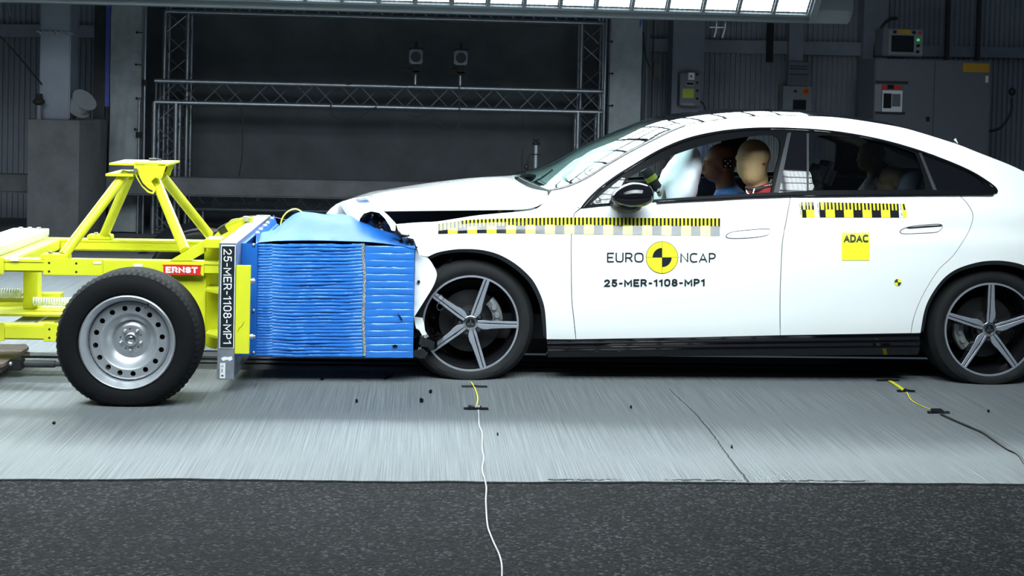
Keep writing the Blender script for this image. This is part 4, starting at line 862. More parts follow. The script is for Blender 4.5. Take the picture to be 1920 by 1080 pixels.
# --- sill
rows = []
for k in range(41):
    u = k/40; a = P(lerp(1025.5, 1723, u), lerp(637, 624.8, u)); b = P(lerp(1026.5, 1718, u), lerp(669, 664.3, u)); r_ = []
    for t, o in ((0, .004), (.02, -.004), (.13, .002), (.15, -.0105), (.165, -.0125), (.37, -.003), (.39, -.016), (.405, -.018), (.60, -.008), (.62, -.018), (.64, -.020), (.97, .004), (1, .02), (1.0, .10)):
        p = a.lerp(b, t); p.y = lerp(a.y, a.y, t)+o+.0; r_.append(p)
    rows.append(r_)
m = MB(); m.grid(rows); 
for e in (0, -1): m.add(rows[e]+[rows[e][0]+Vector((0, .1, 0))], [tuple(range(len(rows[e])+1))])
both(m.build('sill', 'gloss_black', CAR, 28))
m = MB(); m.box((-.1, .22, .20), (2.95, 1.64, .33)); m.box((.45, .10, .21), (2.32, .25, .30)); m.box((.45, 1.61, .21), (2.32, 1.76, .30)); m.build('floor_pan', 'cavity', CAR)
# --- bonnet
H0 = cr([(716, 392), (760, 391.5), (850, 390.5), (935, 389.5), (978, 388.5), (1004, 384), (1018, 376), (1026.5, 367)], 6)
H1 = cr([(688, 371), (752, 366), (846, 362), (930, 360), (975, 359.2), (1003, 359), (1018, 359), (1027, 360)], 6)
H15 = cr([(668, 373), (730, 358), (816, 350), (888, 345), (930, 345), (962, 347), (980, 349), (992, 351)], 6)
H2 = cr([(650, 375), (704, 359.5), (785, 346), (854, 337.5), (900, 333.5), (938, 332.5), (955, 334), (966, 336)], 6)
n = len(H0); R0 = [P(p.x, p.y) for p in H0]; R1 = [P(p.x, p.y)+Vector((0, .035, 0)) for p in H1]; R15 = [onY(p.x, p.y, .42) for p in H15]; R2 = [onY(p.x, p.y, .93) for p in H2]
SX = [560, 637, 655, 675, 700, 730, 775, 850, 900, 962, 989, 1010]; SY = [405, 380, 371.5, 366, 358, 354, 347, 337, 332, 328, 325, 324]
def far_pt(v, Y, drop):
    w_ = Vector((v.x, Y, v.z)); q = cam_px(w_); return onY(q[0], interp(q[0], SX, SY)+drop, Y)
far15 = [far_pt(R15[i], 2*YC-.42, .8) for i in range(n)]; far1 = [far_pt(R1[i], 2*YC-R1[i].y, 3.0-2.5*(i/(n-1))**3) for i in range(n)]; far0 = [v+Vector((0, .035, -.05)) for v in far1]
rows = []; seq = [R0, R1, R15, R2, far15, far1, far0]
for i in range(n): rows.append(cr([R0[i], R1[i]], 4)[:-1]+cr([s_[i] for s_ in seq[1:-1]], 7)[:-1]+cr([far1[i], far0[i]], 2))
m = MB(); m.slab(rows, (0, .0, -.012)); bonnet = m.build('bonnet', 'white_paint', CAR, 38)
def skin(name, poly, dfn, mt, par=None, step=8, off=(0, .003, 0), bumps=.0, sd=0):
    def fn(x, y):
        Y = dfn(x, y)+bumps*noise.noise(Vector((x*.05, y*.06, sd))); return onY(x, y, Y)
    return sheet(name, poly, fn, mt, par or CAR, step=step, off=off, smooth=50)
skin('bonnet_fold', [(636, 380), (645, 376.5), (662, 372), (690, 368), (716, 378), (714, 392), (728, 404), (742, 419), (741, 433), (734, 432), (731, 424), (722, 410), (711, 399), (696, 396), (682, 400.5), (675, 410), (673, 418), (657, 410), (647, 399)], lambda x, y: interp(x, [636, 660, 700, 742], [.72, .42, .12, .03])+(392-y)*.004, 'white_paint', bumps=.02, sd=2)
skin('bonnet_fold', [(611, 401), (620, 391), (632, 382), (637, 380), (642, 390), (648, 402), (640, 404)], lambda x, y: .78+(400-y)*.004+abs(x-630)*.006, 'grey_fold', bumps=.0, sd=5)
skin('headlight_housing', [(p.x, p.y) for p in closed([(671, 418), (673, 407), (681, 399), (696, 394), (712, 397), (724, 409), (734, 428), (742, 446), (720, 440), (695, 424)], 3)], lambda x, y: .16+.5*max(0, (700-x)/60), 'gloss_black', bumps=.08, sd=9)
skin('headlight_glass', [(711, 424), (718, 418), (728, 420), (736, 432), (742, 444), (730, 436), (716, 430)], lambda x, y: .02, 'pale_glass', step=6)
m = MB(); m.box((-.52, .22, .45), (.72, 1.6, .80)); m.box((.05, .10, .70), (.80, 1.7, .86)); m.build('engine_bay', 'cavity', CAR)
m = MB(); m.tube([onY(*p, .12) for p in ((880, 407), (905, 398), (935, 392))], .006); m.tube([onY(*p, .14) for p in ((890, 404), (930, 391))], .004); m.build('bonnet_stay', 'dark_steel', CAR)
m = MB(); m.box(onY(952, 393, .10), onY(963, 397, .13)); m.build('bracket', 'disc_metal', CAR); m = MB(); m.box(onY(934, 392.5, .09), onY(941, 397, .12)); m.build('marker', 'lime_label', CAR)
skin('torn_bumper', [(p.x, p.y) for p in cr([(768, 462), (778, 463), (785, 478), (802, 483.5), (812, 497), (819, 512), (817, 525), (810, 541), (797, 562), (777, 594)], 3)]+[(766, 600)], lambda x, y: -.004+.012*math.sin((y-462)*.035)+max(0, (790-x))*.0010, 'white_paint', bumps=.012, sd=4)
m = MB(); c = onY(785, 528, .008); m.cyl(c-Vector((0, .012, 0)), c+Vector((0, .01, 0)), .0075, n=14); m.build('sensor_hole', 'cavity', CAR)
skin('bumper_shard', [(776, 594), (792, 596), (795, 605), (797, 620), (804, 632), (795, 628), (787, 631), (779, 612)], lambda x, y: .01+(x-776)*.001, 'white_paint', bumps=.02, sd=6)
def shards(name, seeds, mt, Y0, sd, n=7):
    random.seed(sd)
    m = MB()
    for (cx, cy, r) in seeds:
        k = random.randint(6, 9); poly = []
        for i in range(k): a = 2*math.pi*i/k+random.uniform(-.25, .25); rr = r*random.uniform(.45, 1.25); poly.append(onY(cx+rr*math.cos(a), cy+rr*.8*math.sin(a), Y0+random.uniform(-.03, .03)))
        m.prism(poly, (0, random.uniform(.01, .05), 0))
    return m.build(name, mt, CAR, 20)
for i, s_ in enumerate([(778, 628, 14), (795, 642, 20), (812, 650, 16), (788, 662, 13), (820, 632, 10), (806, 618, 9), (798, 576, 10), (806, 596, 9), (768, 640, 8)]): shards('broken_plastic', [s_], 'rim_black' if i % 2 else 'black_trim', (.0 if s_[1] > 622 else .22)+.02*(i % 3), 30+i)
for i, s_ in enumerate([(746, 437, 7), (757, 446, 8), (768, 454, 8), (775, 464, 7), (752, 452, 5)]): shards('broken_plastic', [s_], 'black_trim', .0, 60+i)
for i, s_ in enumerate([(758, 449, 5), (765, 443, 4), (799, 631, 4), (787, 655, 3)]): shards('glass_splinter', [s_], 'steel_rim', -.03, 80+i)
skin('liner_flap', [(820, 503), (838, 484), (852, 478), (846, 492), (832, 502)], lambda x, y: .10, 'black_trim', bumps=.04)
skin('liner_flap', [(803, 486), (818, 478), (824, 490), (818, 500), (812, 494)], lambda x, y: .14, 'black_trim', bumps=.04)
m = MB(); m.tube([onY(p.x, p.y, .03) for p in cr([(818, 560), (826, 553), (832, 560), (824, 566), (819, 575), (824, 582), (832, 578)], 4)], .0022, 5); m.build('loose_wire', 'chrome', CAR)
# --- windscreen, roof, tail
def cross_loft(name, near, crown, bow, mt, nseg=16, par=None, off=(0, 0, -.005), smooth=40, power=2.2):
    rows = []
    for i, p in enumerate(near):
        t = i/(len(near)-1); h = YC-p.y; r_ = []
        for j in range(nseg+1):
            s_ = -1+2*j/nseg; k = 1-abs(s_)**power; r_.append(Vector((p.x+bow(t)*k, YC+s_*h, p.z+crown(t)*k)))
        rows.append(r_)
    m = MB(); m.slab(rows, off); return m.build(name, mt, par or CAR, smooth)
wn = [P(x, y)+Vector((0, -.0005, .002)) for x, y in WEDGE]
cross_loft('windscreen', wn, lambda t: .026+.004*t, lambda t: lerp(-.12, -.05, t), 'clear_glass')
for sgn in (0, 1):    # dark printed border along each windscreen edge
    r_ = []
    for i, p in enumerate(wn): q = p+Vector((-.004, .03, .006)); a = p+Vector((0, 0, .001)); r_.append([a, q] if not sgn else [Vector((v.x, 2*YC-v.y, v.z)) for v in (a, q)])
    m = MB(); m.slab(r_, (0, 0, -.003)); m.build('windscreen_border', 'black_trim', CAR)
i_end = next(i for i, p in enumerate(RAIL) if p[0] > 1995)
rn = [P(x, y)+Vector((0, 0, .001)) for x, y in RAIL[:i_end]]
cross_loft('roof', rn, lambda t: .028, lambda t: lerp(-.05, .02, t), 'roof_glass', 24, power=3.2)
cross_loft('boot_lid', [P(x, y) for x, y in RAIL[i_end-1:]+TAIL[1:10]], lambda t: .03, lambda t: lerp(.02, .08, t), 'white_paint', 12)
m = MB(); hd = [P(x, y)+Vector((0, .02, -.045)) for x, y in RAIL[:i_end]]; rows = []
for i, p in enumerate(hd): h = YC-p.y; rows.append([Vector((p.x, YC-h+2*h*j/8, p.z+.045*(1-abs(-1+j/4)**2))) for j in range(9)])
m.slab(rows, (0, 0, -.01)); m.build('headliner', 'headliner', CAR, 40)
m = MB(); a = onY(1793, 268, YC-.45); m.add([onY(1788, 262, YC-.35), onY(1797, 270, YC-.35), onY(1792, 265, YC-.33), onY(1792, 259, YC-.34)], [(0, 1, 3), (1, 2, 3), (2, 0, 3), (0, 2, 1)]); m.build('antenna', 'white_paint', CAR)
m = MB(); rr = []
for j in range(13):
    s_ = -1+j/6; y = YC+s_*.80; k = 1-abs(s_)**2.2; x0 = R1[-1].x; rr.append([Vector((x0-.22*k-.05, y, .925+.02*k)), Vector((x0-.15*k+.02, y, .93+.02*k)), Vector((wn[0].x-.15*k+.06, y, wn[0].z-.015+.035*k))])
m.slab(rr, (0, 0, -.02)); m.build('cowl', 'black_trim', CAR)
m = MB(); m.tube([onY(p.x, p.y, 1.25) for p in cr([(986, 345), (1000, 341), (1018, 331), (1036, 318)], 4)], .008); m.build('wiper', 'dark_steel', CAR)
# --- wheel housings
def housing(arch, Yi):
    a = [P(x, y)+Vector((0, .004, 0)) for x, y in arch]; m = MB(); m.grid([a, [v+Vector((0, .03, 0)) for v in a], [Vector((v.x, Yi, v.z)) for v in a]])
    m.add([Vector((v.x, Yi, v.z)) for v in a], [tuple(range(len(a)))]); m.build('wheel_housing', 'cavity', CAR, 0, fix=False)
    r = []
    for x, y in arch: r.append(P(x, y))
    c = sum((v for v in r), Vector())/len(r); rows = [[v+Vector((0, .001, 0)), v+Vector((0, .0, 0))+(Vector((c.x, v.y, c.z-.1))-v).normalized()*.022+Vector((0, .012, 0))] for v in r]
    m = MB(); m.slab(rows, (0, .01, 0)); both(m.build('arch_trim', 'seal', CAR, 40))
housing(ARCH_F, .42); housing(ARCH_R, .42)
# --- door handles
def handle(poly, par, recess=None):
    o = [(p.x, p.y) for p in closed(poly, 5)]
    g = sheet('handle_gap', inset_poly(o, -1.5), PO(.0008), 'seal', par, step=6, off=(0, .001, 0))
    h = sheet('door_handle', o, PO(.006), 'white_paint', par, step=6, off=(0, .006, 0))
    if recess: sheet('handle_recess', recess, PO(.0068), 'cavity', h, step=6, off=(0, .001, 0))
handle([(1362, 443), (1370, 436.5), (1388, 433.5), (1410, 431.5), (1435, 430), (1443, 431.5), (1440, 438.5), (1430, 442), (1400, 445.5), (1370, 446)], fdoor)
handle([(1688, 434), (1698, 428), (1715, 424.5), (1735, 422.5), (1758, 421), (1766, 423.5), (1762, 431), (1752, 435), (1725, 436.5), (1695, 437.5)], rdoor, [(1698, 428), (1703, 426), (1735, 423), (1764, 421.5), (1766, 424.5), (1735, 426.8), (1704, 429)])
# --- door mirror
T = Matrix.Translation(onY(1188, 367, -.075)); m = MB(); m.ball((0, 0, 0), (.118, .085, .070), seg=36, rings=24)
for v in m.v:
    x = v.x/.118
    if v.z < -.01: v.z *= .9
    v.x += .02*(v.z/.07)*-.5; v.z *= 1-.22*max(0, -x)**1.5; v.z += .012*max(0, x)-.016*max(0, -x); v.y *= 1-.15*max(0, -x)
    if x > .72: v.x = .118*(.72+(x-.72)*.6)+.02*(v.z/.07)*-.5
m.build('door_mirror', 'gloss_black', fdoor, 60, T=T); dm = bpy.data.objects['door_mirror']
m = MB(); m.ball(onY(1176, 386, -.02), (.075, .085, .038), seg=24, rings=16); m.ball(onY(1160, 380, .05), (.05, .06, .03), seg=16, rings=10); m.build('mirror_foot', 'seal', dm, 60)
# --- far side lower details and rear lamp
m = MB(); q = [P(x, y, -.02) for x, y in ((2095, 400), (2127, 402), (2130, 430), (2100, 434))]; m.prism(q, (0, .1, 0)); both(m.build('rear_lamp', 'badge_red', CAR, 20))
m = MB(); z0 = .25; m.box((3.30, .16, .24), (3.56, 1.70, .70), bev=.05); m.build('rear_bumper', 'white_paint', CAR, 40)
# ---------------------------------------------------------------- road wheels
def road_wheel(cx, cz, yo, side, ang0, near=True):
    T = Matrix.Translation((cx, yo, cz)) @ Matrix.Scale(-side, 4, (0, 1, 0)); R = .336; W = .225; ri = .2535
    m = MB(); prof = [(ri-.003, .018), (ri+.003, .006), (ri+.016, -.002), (ri+.035, -.006), (ri+.055, 0), (R-.018, .014), (R-.005, .030), (R, .045)]
    for k in range(4): y = .045+k*(W-.09)/4; prof += [(R, y+.004), (R, y+.027), (R-.007, y+.028), (R-.007, y+.033)]
    prof += [(R, W-.045), (R-.005, W-.03), (R-.018, W-.014), (ri+.055, W), (ri+.02, W+.002), (ri-.003, W-.02)]
    m.lathe(prof, 96, T=T, loop=True)
    for v in m.v:
        t_ = max(0, (cz-v.z)/R); v.z += max(0, R-cz-.008)*t_**5
        if v.z < .03: v.y += (.03-v.z)*.35*(-1 if v.y < yo-side*W/2 else 1)
        if v.z < .0085: v.z = .0085
    w_ = m.build('wheel', 'tyre', CAR, 30)
    m = MB(); m.lathe([(ri, .012), (ri-.001, .004), (ri-.010, .003), (ri-.0115, .006)], 96, T=T); m.build('rim_edge', 'machined', w_, 40)
    m = MB(); m.lathe([(ri-.0115, .006), (ri-.014, .02), (ri-.03, .05), (ri-.035, .12), (ri-.03, .2)], 96, T=T); m.lathe([(ri-.03, .2), (.05, .2)], 48, T=T); m.build('rim_barrel', 'rim_black', w_, 40)
    for k in range(5):
        a = math.radians(ang0+72*k); er = Vector((math.cos(a), 0, math.sin(a))); es = Vector((-math.sin(a), 0, math.cos(a)))
        def pt(r, s_, y): return T @ (er*r+es*s_+Vector((0, y, 0)))
        def bar(prof_, y0, y1, mi, mm):
            """prof_: (r, s_lo, s_hi, y) stations"""
            vs = []; fs = []
            for r, lo, hi, yy in prof_: vs += [pt(r, lo, yy+y0), pt(r, hi, yy+y0), pt(r, lo-.002, yy+y1), pt(r, hi+.002, yy+y1)]
            for i in range(len(prof_)-1):
                b = 4*i; c = b+4; fs += [(b, b+1, c+1, c), (b+1, b+3, c+3, c+1), (b+3, b+2, c+2, c+3), (b+2, b, c, c+2)]
            fs += [(0, 2, 3, 1), (len(vs)-4, len(vs)-3, len(vs)-1, len(vs)-2)]; mm.add(vs, fs, mi)
        m = MB()
        bar([(.030, -.030, .016, .022), (.07, -.035, .018, .016), (.10, -.030, .0175, .012), (.17, -.024, .0165, .007), (.244, -.0205, .0165, .004)], .0, .035, 0, m)
        bar([(.034, -.016, -.003, .021), (.062, -.029, -.004, .016), (.088, -.0295, -.0045, .012), (.11, -.0245, -.0045, .010), (.17, -.020, -.0045, .006), (.243, -.0165, -.0045, .003)], -.0012, .001, 1, m)
        bar([(.034, .003, .0125, .021), (.07, .0045, .0150, .0155), (.17, .0045, .0140, .006), (.243, .0045, .0130, .003)], -.0012, .001, 1, m)
        m.build('spoke', ['rim_black', 'machined'], w_, 30)
        if near:
            b_ = a+math.radians(36); c = T @ Vector((.056*math.cos(b_), .028, .056*math.sin(b_))); d = T @ Vector((.056*math.cos(b_), .018, .056*math.sin(b_))); m = MB(); m.cyl(c, d, .0085, n=6); m.build('wheel_bolt', 'dark_steel', w_)
    m = MB(); m.lathe([(.068, .035), (.066, .026), (.045, .022), (.036, .020)], 48, T=T); m.build('hub_face', 'rim_black', w_, 40)
    m = MB(); m.lathe([(.039, .024), (.038, .017), (.033, .014), (.0265, .0145), (.0255, .017)], 48, T=T); m.lathe([(.0255, .017), (.001, .0165)], 32, mi=1, T=T)
    for j in range(3):
        t = math.radians(90+120*j+(0 if ang0 < 10 else 6)); e = Vector((math.cos(t), 0, math.sin(t))); s2 = Vector((-math.sin(t), 0, math.cos(t))); y = Vector((0, .0155, 0))
        m.add([T @ (e*.0240+y), T @ (s2*.0042+y), T @ (-s2*.0042+y), T @ (y-e*.003)], [(0, 1, 3), (0, 3, 2)], 2)
    hc = m.build('hub_cap', ['chrome', 'rim_black', 'chrome'], w_, 40)
    m = MB(); m.lathe([(.165, .115), (.165, .10), (.085, .098), (.085, .06), (.05, .055)], 64, T=T); m.build('brake_disc', 'disc_metal', w_, 40)
    if near:
        m = MB(); c0 = 22 if ang0 < 10 else 200
        ring = []
        for k in range(9): t = math.radians(c0-26+52*k/8); ring.append([T @ Vector((r*math.cos(t), y, r*math.sin(t))) for r, y in ((.118, .10), (.122, .075), (.150, .066), (.172, .078), (.176, .10))])
        m.grid(ring)
        for s_ in (-9, 9): t = math.radians(c0+s_); m.cyl(T @ Vector((.145*math.cos(t), .07, .145*math.sin(t))), T @ Vector((.145*math.cos(t), .058, .145*math.sin(t))), .017, .013, n=14)
        m.build('brake_caliper', 'caliper', w_, 40)
    return w_
fc = onY(882.5, 606.5, .07); rc = onY(1857, 618, .07)
road_wheel(fc.x, fc.z, .065, -1, -.6); road_wheel(rc.x, rc.z, .065, -1, 19)
road_wheel(fc.x, fc.z, 2*YC-.065, 1, 30, False); road_wheel(rc.x, rc.z, 2*YC-.065, 1, 50, False)

# ---------------------------------------------------------------- markings on the flank
def quad(mb, pts, off, mi, n=2):
    (a, b, c, d) = [Vector(p) for p in pts]; rows = []
    for j in range(n+1): rows.append([P(*(a.lerp(b, i/n).lerp(d.lerp(c, i/n), j/n)), off) for i in range(n+1)])
    mb.grid(rows, mi)
def tape_top(x): return interp(x, [821, 850, 880, 920, 960, 1080, 1200, 1357], [419.3, 415.5, 412.2, 410.3, 409, 407.5, 408.5, 409.2])
def tape_mid(x): return tape_top(x)+lerp(13.2, 14.6, (x-821)/536)
def tape_bot(x): return interp(x, [821, 900, 1080, 1357], [438.5, 437, 438.8, 442.5])
def ruler(m, x0, x1, cell, top, mid, bot, start_black=True, ends=True):
    n = int(round((x1-x0)/cell))
    for i in range(n):
        a = x0+i*cell; b = a+cell; blk = (i % 2 == 0) == start_black
        quad(m, [(a, mid(a)), (b, mid(b)), (b, bot(b)), (a, bot(a))], .0020, 1 if blk else 0); quad(m, [(a, top(a)), (b, top(b)), (b, mid(b)), (a, mid(a))], .0020, 0)
        base = x0+(i//2)*2*cell+(0 if start_black else 0)
        ticks = (0, .4, .8) if blk else (.2, .6)
        for t in ticks: p = a+t*cell; q = p+.2*cell; quad(m, [(p, top(p)), (q, top(q)), (q, mid(q)+(.4 if blk else -.8)), (p, mid(p)+(.4 if blk else -.8))], .0034, 1, 2)
def door_part(x0, x1, par):
    m = MB(); cell = 18.22; i0 = int(math.ceil((x0-821.5)/cell-.01)); i1 = int(round((x1-821.5)/cell)); xs0 = 821.5+i0*cell
    ruler(m, xs0, 821.5+i1*cell, cell, tape_top, tape_mid, tape_bot, start_black=(i0 % 2 == 0)); m.build('measuring_tape', ['tape_yellow', 'tape_black'], par, 0, fix=False)
door_part(821, 1071, fender); door_part(1071, 1357, fdoor)
t2 = lambda x: lerp(378, 382, (x-1500)/195); m2 = lambda x: lerp(393, 394.5, (x-1500)/195); b2 = lambda x: lerp(407.5, 408, (x-1500)/195)
m = MB()
for a, b, mi in ((1501, 1504.5, 1), (1509, 1512, 1), (1514.5, 1517.5, 1), (1521, 1525, 1)): quad(m, [(a, t2(a)), (b, t2(b)), (b+1.2, m2(b)), (a+1.2, m2(a))], .0036, mi, 2)
quad(m, [(1500, t2(1500)), (1525.5, t2(1525)), (1527.5, b2(1527)), (1503, b2(1503))], .0020, 0); quad(m, [(1503.5, m2(1503)), (1511, m2(1511)), (1512, b2(1512)), (1504.3, b2(1504))], .0034, 1)
quad(m, [(1496, 379), (1500, 379), (1503, 407), (1499, 407)], .0020, 2); quad(m, [(1529, 379), (1535, 379), (1538, 407.5), (1532, 407.5)], .0020, 2)
x = 1535.2; cell = 17.3; first = True; edges_ = [1535.2, 1546.5, 1563.8, 1581, 1598.5, 1615.8, 1633, 1650.5, 1667.5, 1684]
for i in range(9):
    a, b = edges_[i], edges_[i+1]; blk = i % 2 == 0; s_ = lambda q: 1.8*(1-(q-1535)/200)
    quad(m, [(a, t2(a)), (b, t2(b)), (b+.9, m2(b)), (a+.9, m2(a))], .0020, 0); quad(m, [(a+.9, m2(a)), (b+.9, m2(b)), (b+1.8, b2(b)), (a+1.8, b2(a))], .0020, 1 if blk else 0)
    for t in ((0, .4, .8) if blk else (.2, .6)):
        if i == 0 and t == .4: continue
        p = a+t*(b-a); q = p+.2*17.3*(1 if i else .8); quad(m, [(p, t2(p)), (q, t2(q)), (q+1, m2(q)+(.4 if blk else -.8)), (p+1, m2(p)+(.4 if blk else -.8))], .0036, 1, 2)
quad(m, [(1684, 382), (1690, 382), (1693, 408), (1686, 408)], .0020, 2); quad(m, [(1690, 381.5), (1697.5, 382), (1700.5, 407.5), (1693, 408)], .0020, 0); quad(m, [(1692, 382), (1695, 382), (1697.5, 393.5), (1694, 393.5)], .0036, 1, 2)
for x, s_ in ((1497.6, '1550 mm'), (1531.5, '1450 mm'), (1686.5, '0 mm')):
    m.add([], []); text_on(m, s_, lambda u, v: P(x+v*3+(1-u)*2.6, 404-u*22, .0036), 3)
m.build('measuring_tape', ['tape_yellow', 'tape_black', 'label_white', 'grey_ink'], rdoor, 0, fix=False)
# test mark, lettering, stickers
m = MB(); cx, cy, R = 1241.2, 482.6, 30.3
def disc(mb, cx, cy, r, off, mi, a0=0, a1=360, n=48, r0=0):
    rows = []
    for k in range(n+1): t = math.radians(lerp(a0, a1, k/n)); rows.append([P(cx+q*math.cos(t), cy-q*math.sin(t), off) for q in (r0, (r0+r)/2, r)])
    mb.grid(rows, mi)
disc(m, cx, cy, R, .0018, 1); disc(m, cx, cy, R-.9, .0026, 0)
for a in (0, 180): quad(m, [(cx-R, cy-.28), (cx+R, cy-.28), (cx+R, cy+.28), (cx-R, cy+.28)], .0032, 1, 8); quad(m, [(cx-.28, cy-R), (cx+.28, cy-R), (cx+.28, cy+R), (cx-.28, cy+R)], .0032, 1, 8)
disc(m, cx, cy, 18, .0038, 1, 90, 180, 20); disc(m, cx, cy, 18, .0038, 1, 270, 360, 20)
m.build('test_mark', ['yellow_label', 'ink'], fdoor, 0, fix=False)
def flank_text(name, s, x0, y0, x1, y1, par, mt, th, slant=0, off=.0036, gap=.2):
    m = MB(); text_on(m, s, lambda u, v: P(lerp(x0, x1, u), lerp(y1, y0, v)+slant*(u-.5), off), th=th, gap=gap); return m.build(name, mt, par, 0, fix=False)
flank_text('lettering', 'EURO', 1138, 473.5, 1206.5, 491.5, fdoor, 'ink', .125, gap=.16); flank_text('lettering', 'NCAP', 1275.5, 474, 1342, 492, fdoor, 'ink', .125, gap=.16)
flank_text('lettering', '25-MER-1108-MP1', 1132.5, 523, 1321.5, 536.8, fdoor, 'ink', .21, slant=-1.4, gap=.17)
st = MB(); quad(st, [(1578, 436), (1630, 436), (1630, 488), (1578, 488)], .0025, 0, 8); st = st.build('club_sticker', 'yellow_label', rdoor, 0, fix=False)
flank_text('lettering', 'ADAC', 1581.5, 439.5, 1627.5, 454.5, st, 'grey_ink', .25, off=.0045, gap=.06)
m = MB(); disc(m, 1683, 529.3, 6.6, .0018, 0); disc(m, 1683, 529.3, 6.4, .003, 1, 90, 180, 10); disc(m, 1683, 529.3, 6.4, .003, 1, 270, 360, 10); m.build('target_sticker', ['yellow_label', 'grey_ink'], rdoor, 0, fix=False)

# ---------------------------------------------------------------- cabin
def seat(cx, cy, back_rake, name, w_=.50, z0=.33):
    m = MB(); m.box((cx-.28, cy-w_/2, z0), (cx+.25, cy+w_/2, z0+.17), bev=.05); s_ = m.build('seat', 'interior', CAR, 50)
    T = Matrix.Translation((cx+.22, cy, z0+.10)) @ Matrix.Rotation(math.radians(back_rake), 4, 'Y')
    m = MB(); m.box((-.06, -w_/2+.02, 0), (.06, w_/2-.02, .62), bev=.05); m.build('backrest', 'interior', s_, 50, T=T)
    m = MB(); m.box((-.05, -.13, .63), (.05, .13, .80), bev=.04); m.cyl((0, -.06, .58), (0, -.06, .66), .008); m.cyl((0, .06, .58), (0, .06, .66), .008); m.build('headrest', 'interior', s_, 50, T=T)
    return s_
seat(1.50, .56, 22, 's'); seat(1.50, 1.30, 22, 's')
m = MB(); m.box((2.05, .27, .35), (2.5, 1.59, .55), bev=.06); rs = m.build('rear_seat', 'interior', CAR, 50)
m = MB(); T = Matrix.Translation((2.45, YC, .5)) @ Matrix.Rotation(math.radians(28), 4, 'Y'); m.box((-.06, -.64, 0), (.06, .64, .50), bev=.05); m.build('backrest', 'interior', rs, 50, T=T)
m = MB(); m.box((.45, .30, .60), (.93, 1.56, .90), bev=.06); m.build('dashboard', 'interior', CAR, 50)
m = MB(); m.box((.9, .86, .3), (1.7, 1.0, .55), bev=.03); m.build('centre_console', 'interior', CAR, 50)
m = MB(); m.box((2.75, .25, .35), (3.1, 1.6, .80)); m.build('boot_floor', 'cavity', CAR)
T = Matrix.Translation((1.02, .56, .86)) @ Matrix.Rotation(math.radians(-65), 4, 'Y'); m = MB(); pts = [T @ Vector((.18*math.cos(2*math.pi*k/32), .18*math.sin(2*math.pi*k/32), 0)) for k in range(33)]; m.tube(pts, .015); m.cyl(T @ Vector((0, 0, -.02)), T @ Vector((0, 0, .03)), .06, n=20); m.cyl(T @ Vector((-.17, 0, 0)), T @ Vector((.17, 0, 0)), .012); m.build('steering_wheel', 'interior', CAR, 50)
def bag(c, r, sd, rot=18, name='airbag'):
    m = MB(); m.ball((0, 0, 0), r, seg=36, rings=28)
    for v in m.v: v += v.normalized()*(.022*noise.noise(v*7+Vector((sd, 0, 0)))+.012*noise.noise(v*18+Vector((sd, 3, 0)))); 
    m.build(name, 'airbag', CAR, 70, T=Matrix.Translation(c) @ Matrix.Rotation(math.radians(rot), 4, 'Y'))
bag(onY(1272, 350, .56), (.105, .24, .24), 1.0)
bag(onY(1092, 311, 1.36), (.27, .20, .05), 9.0, -33)

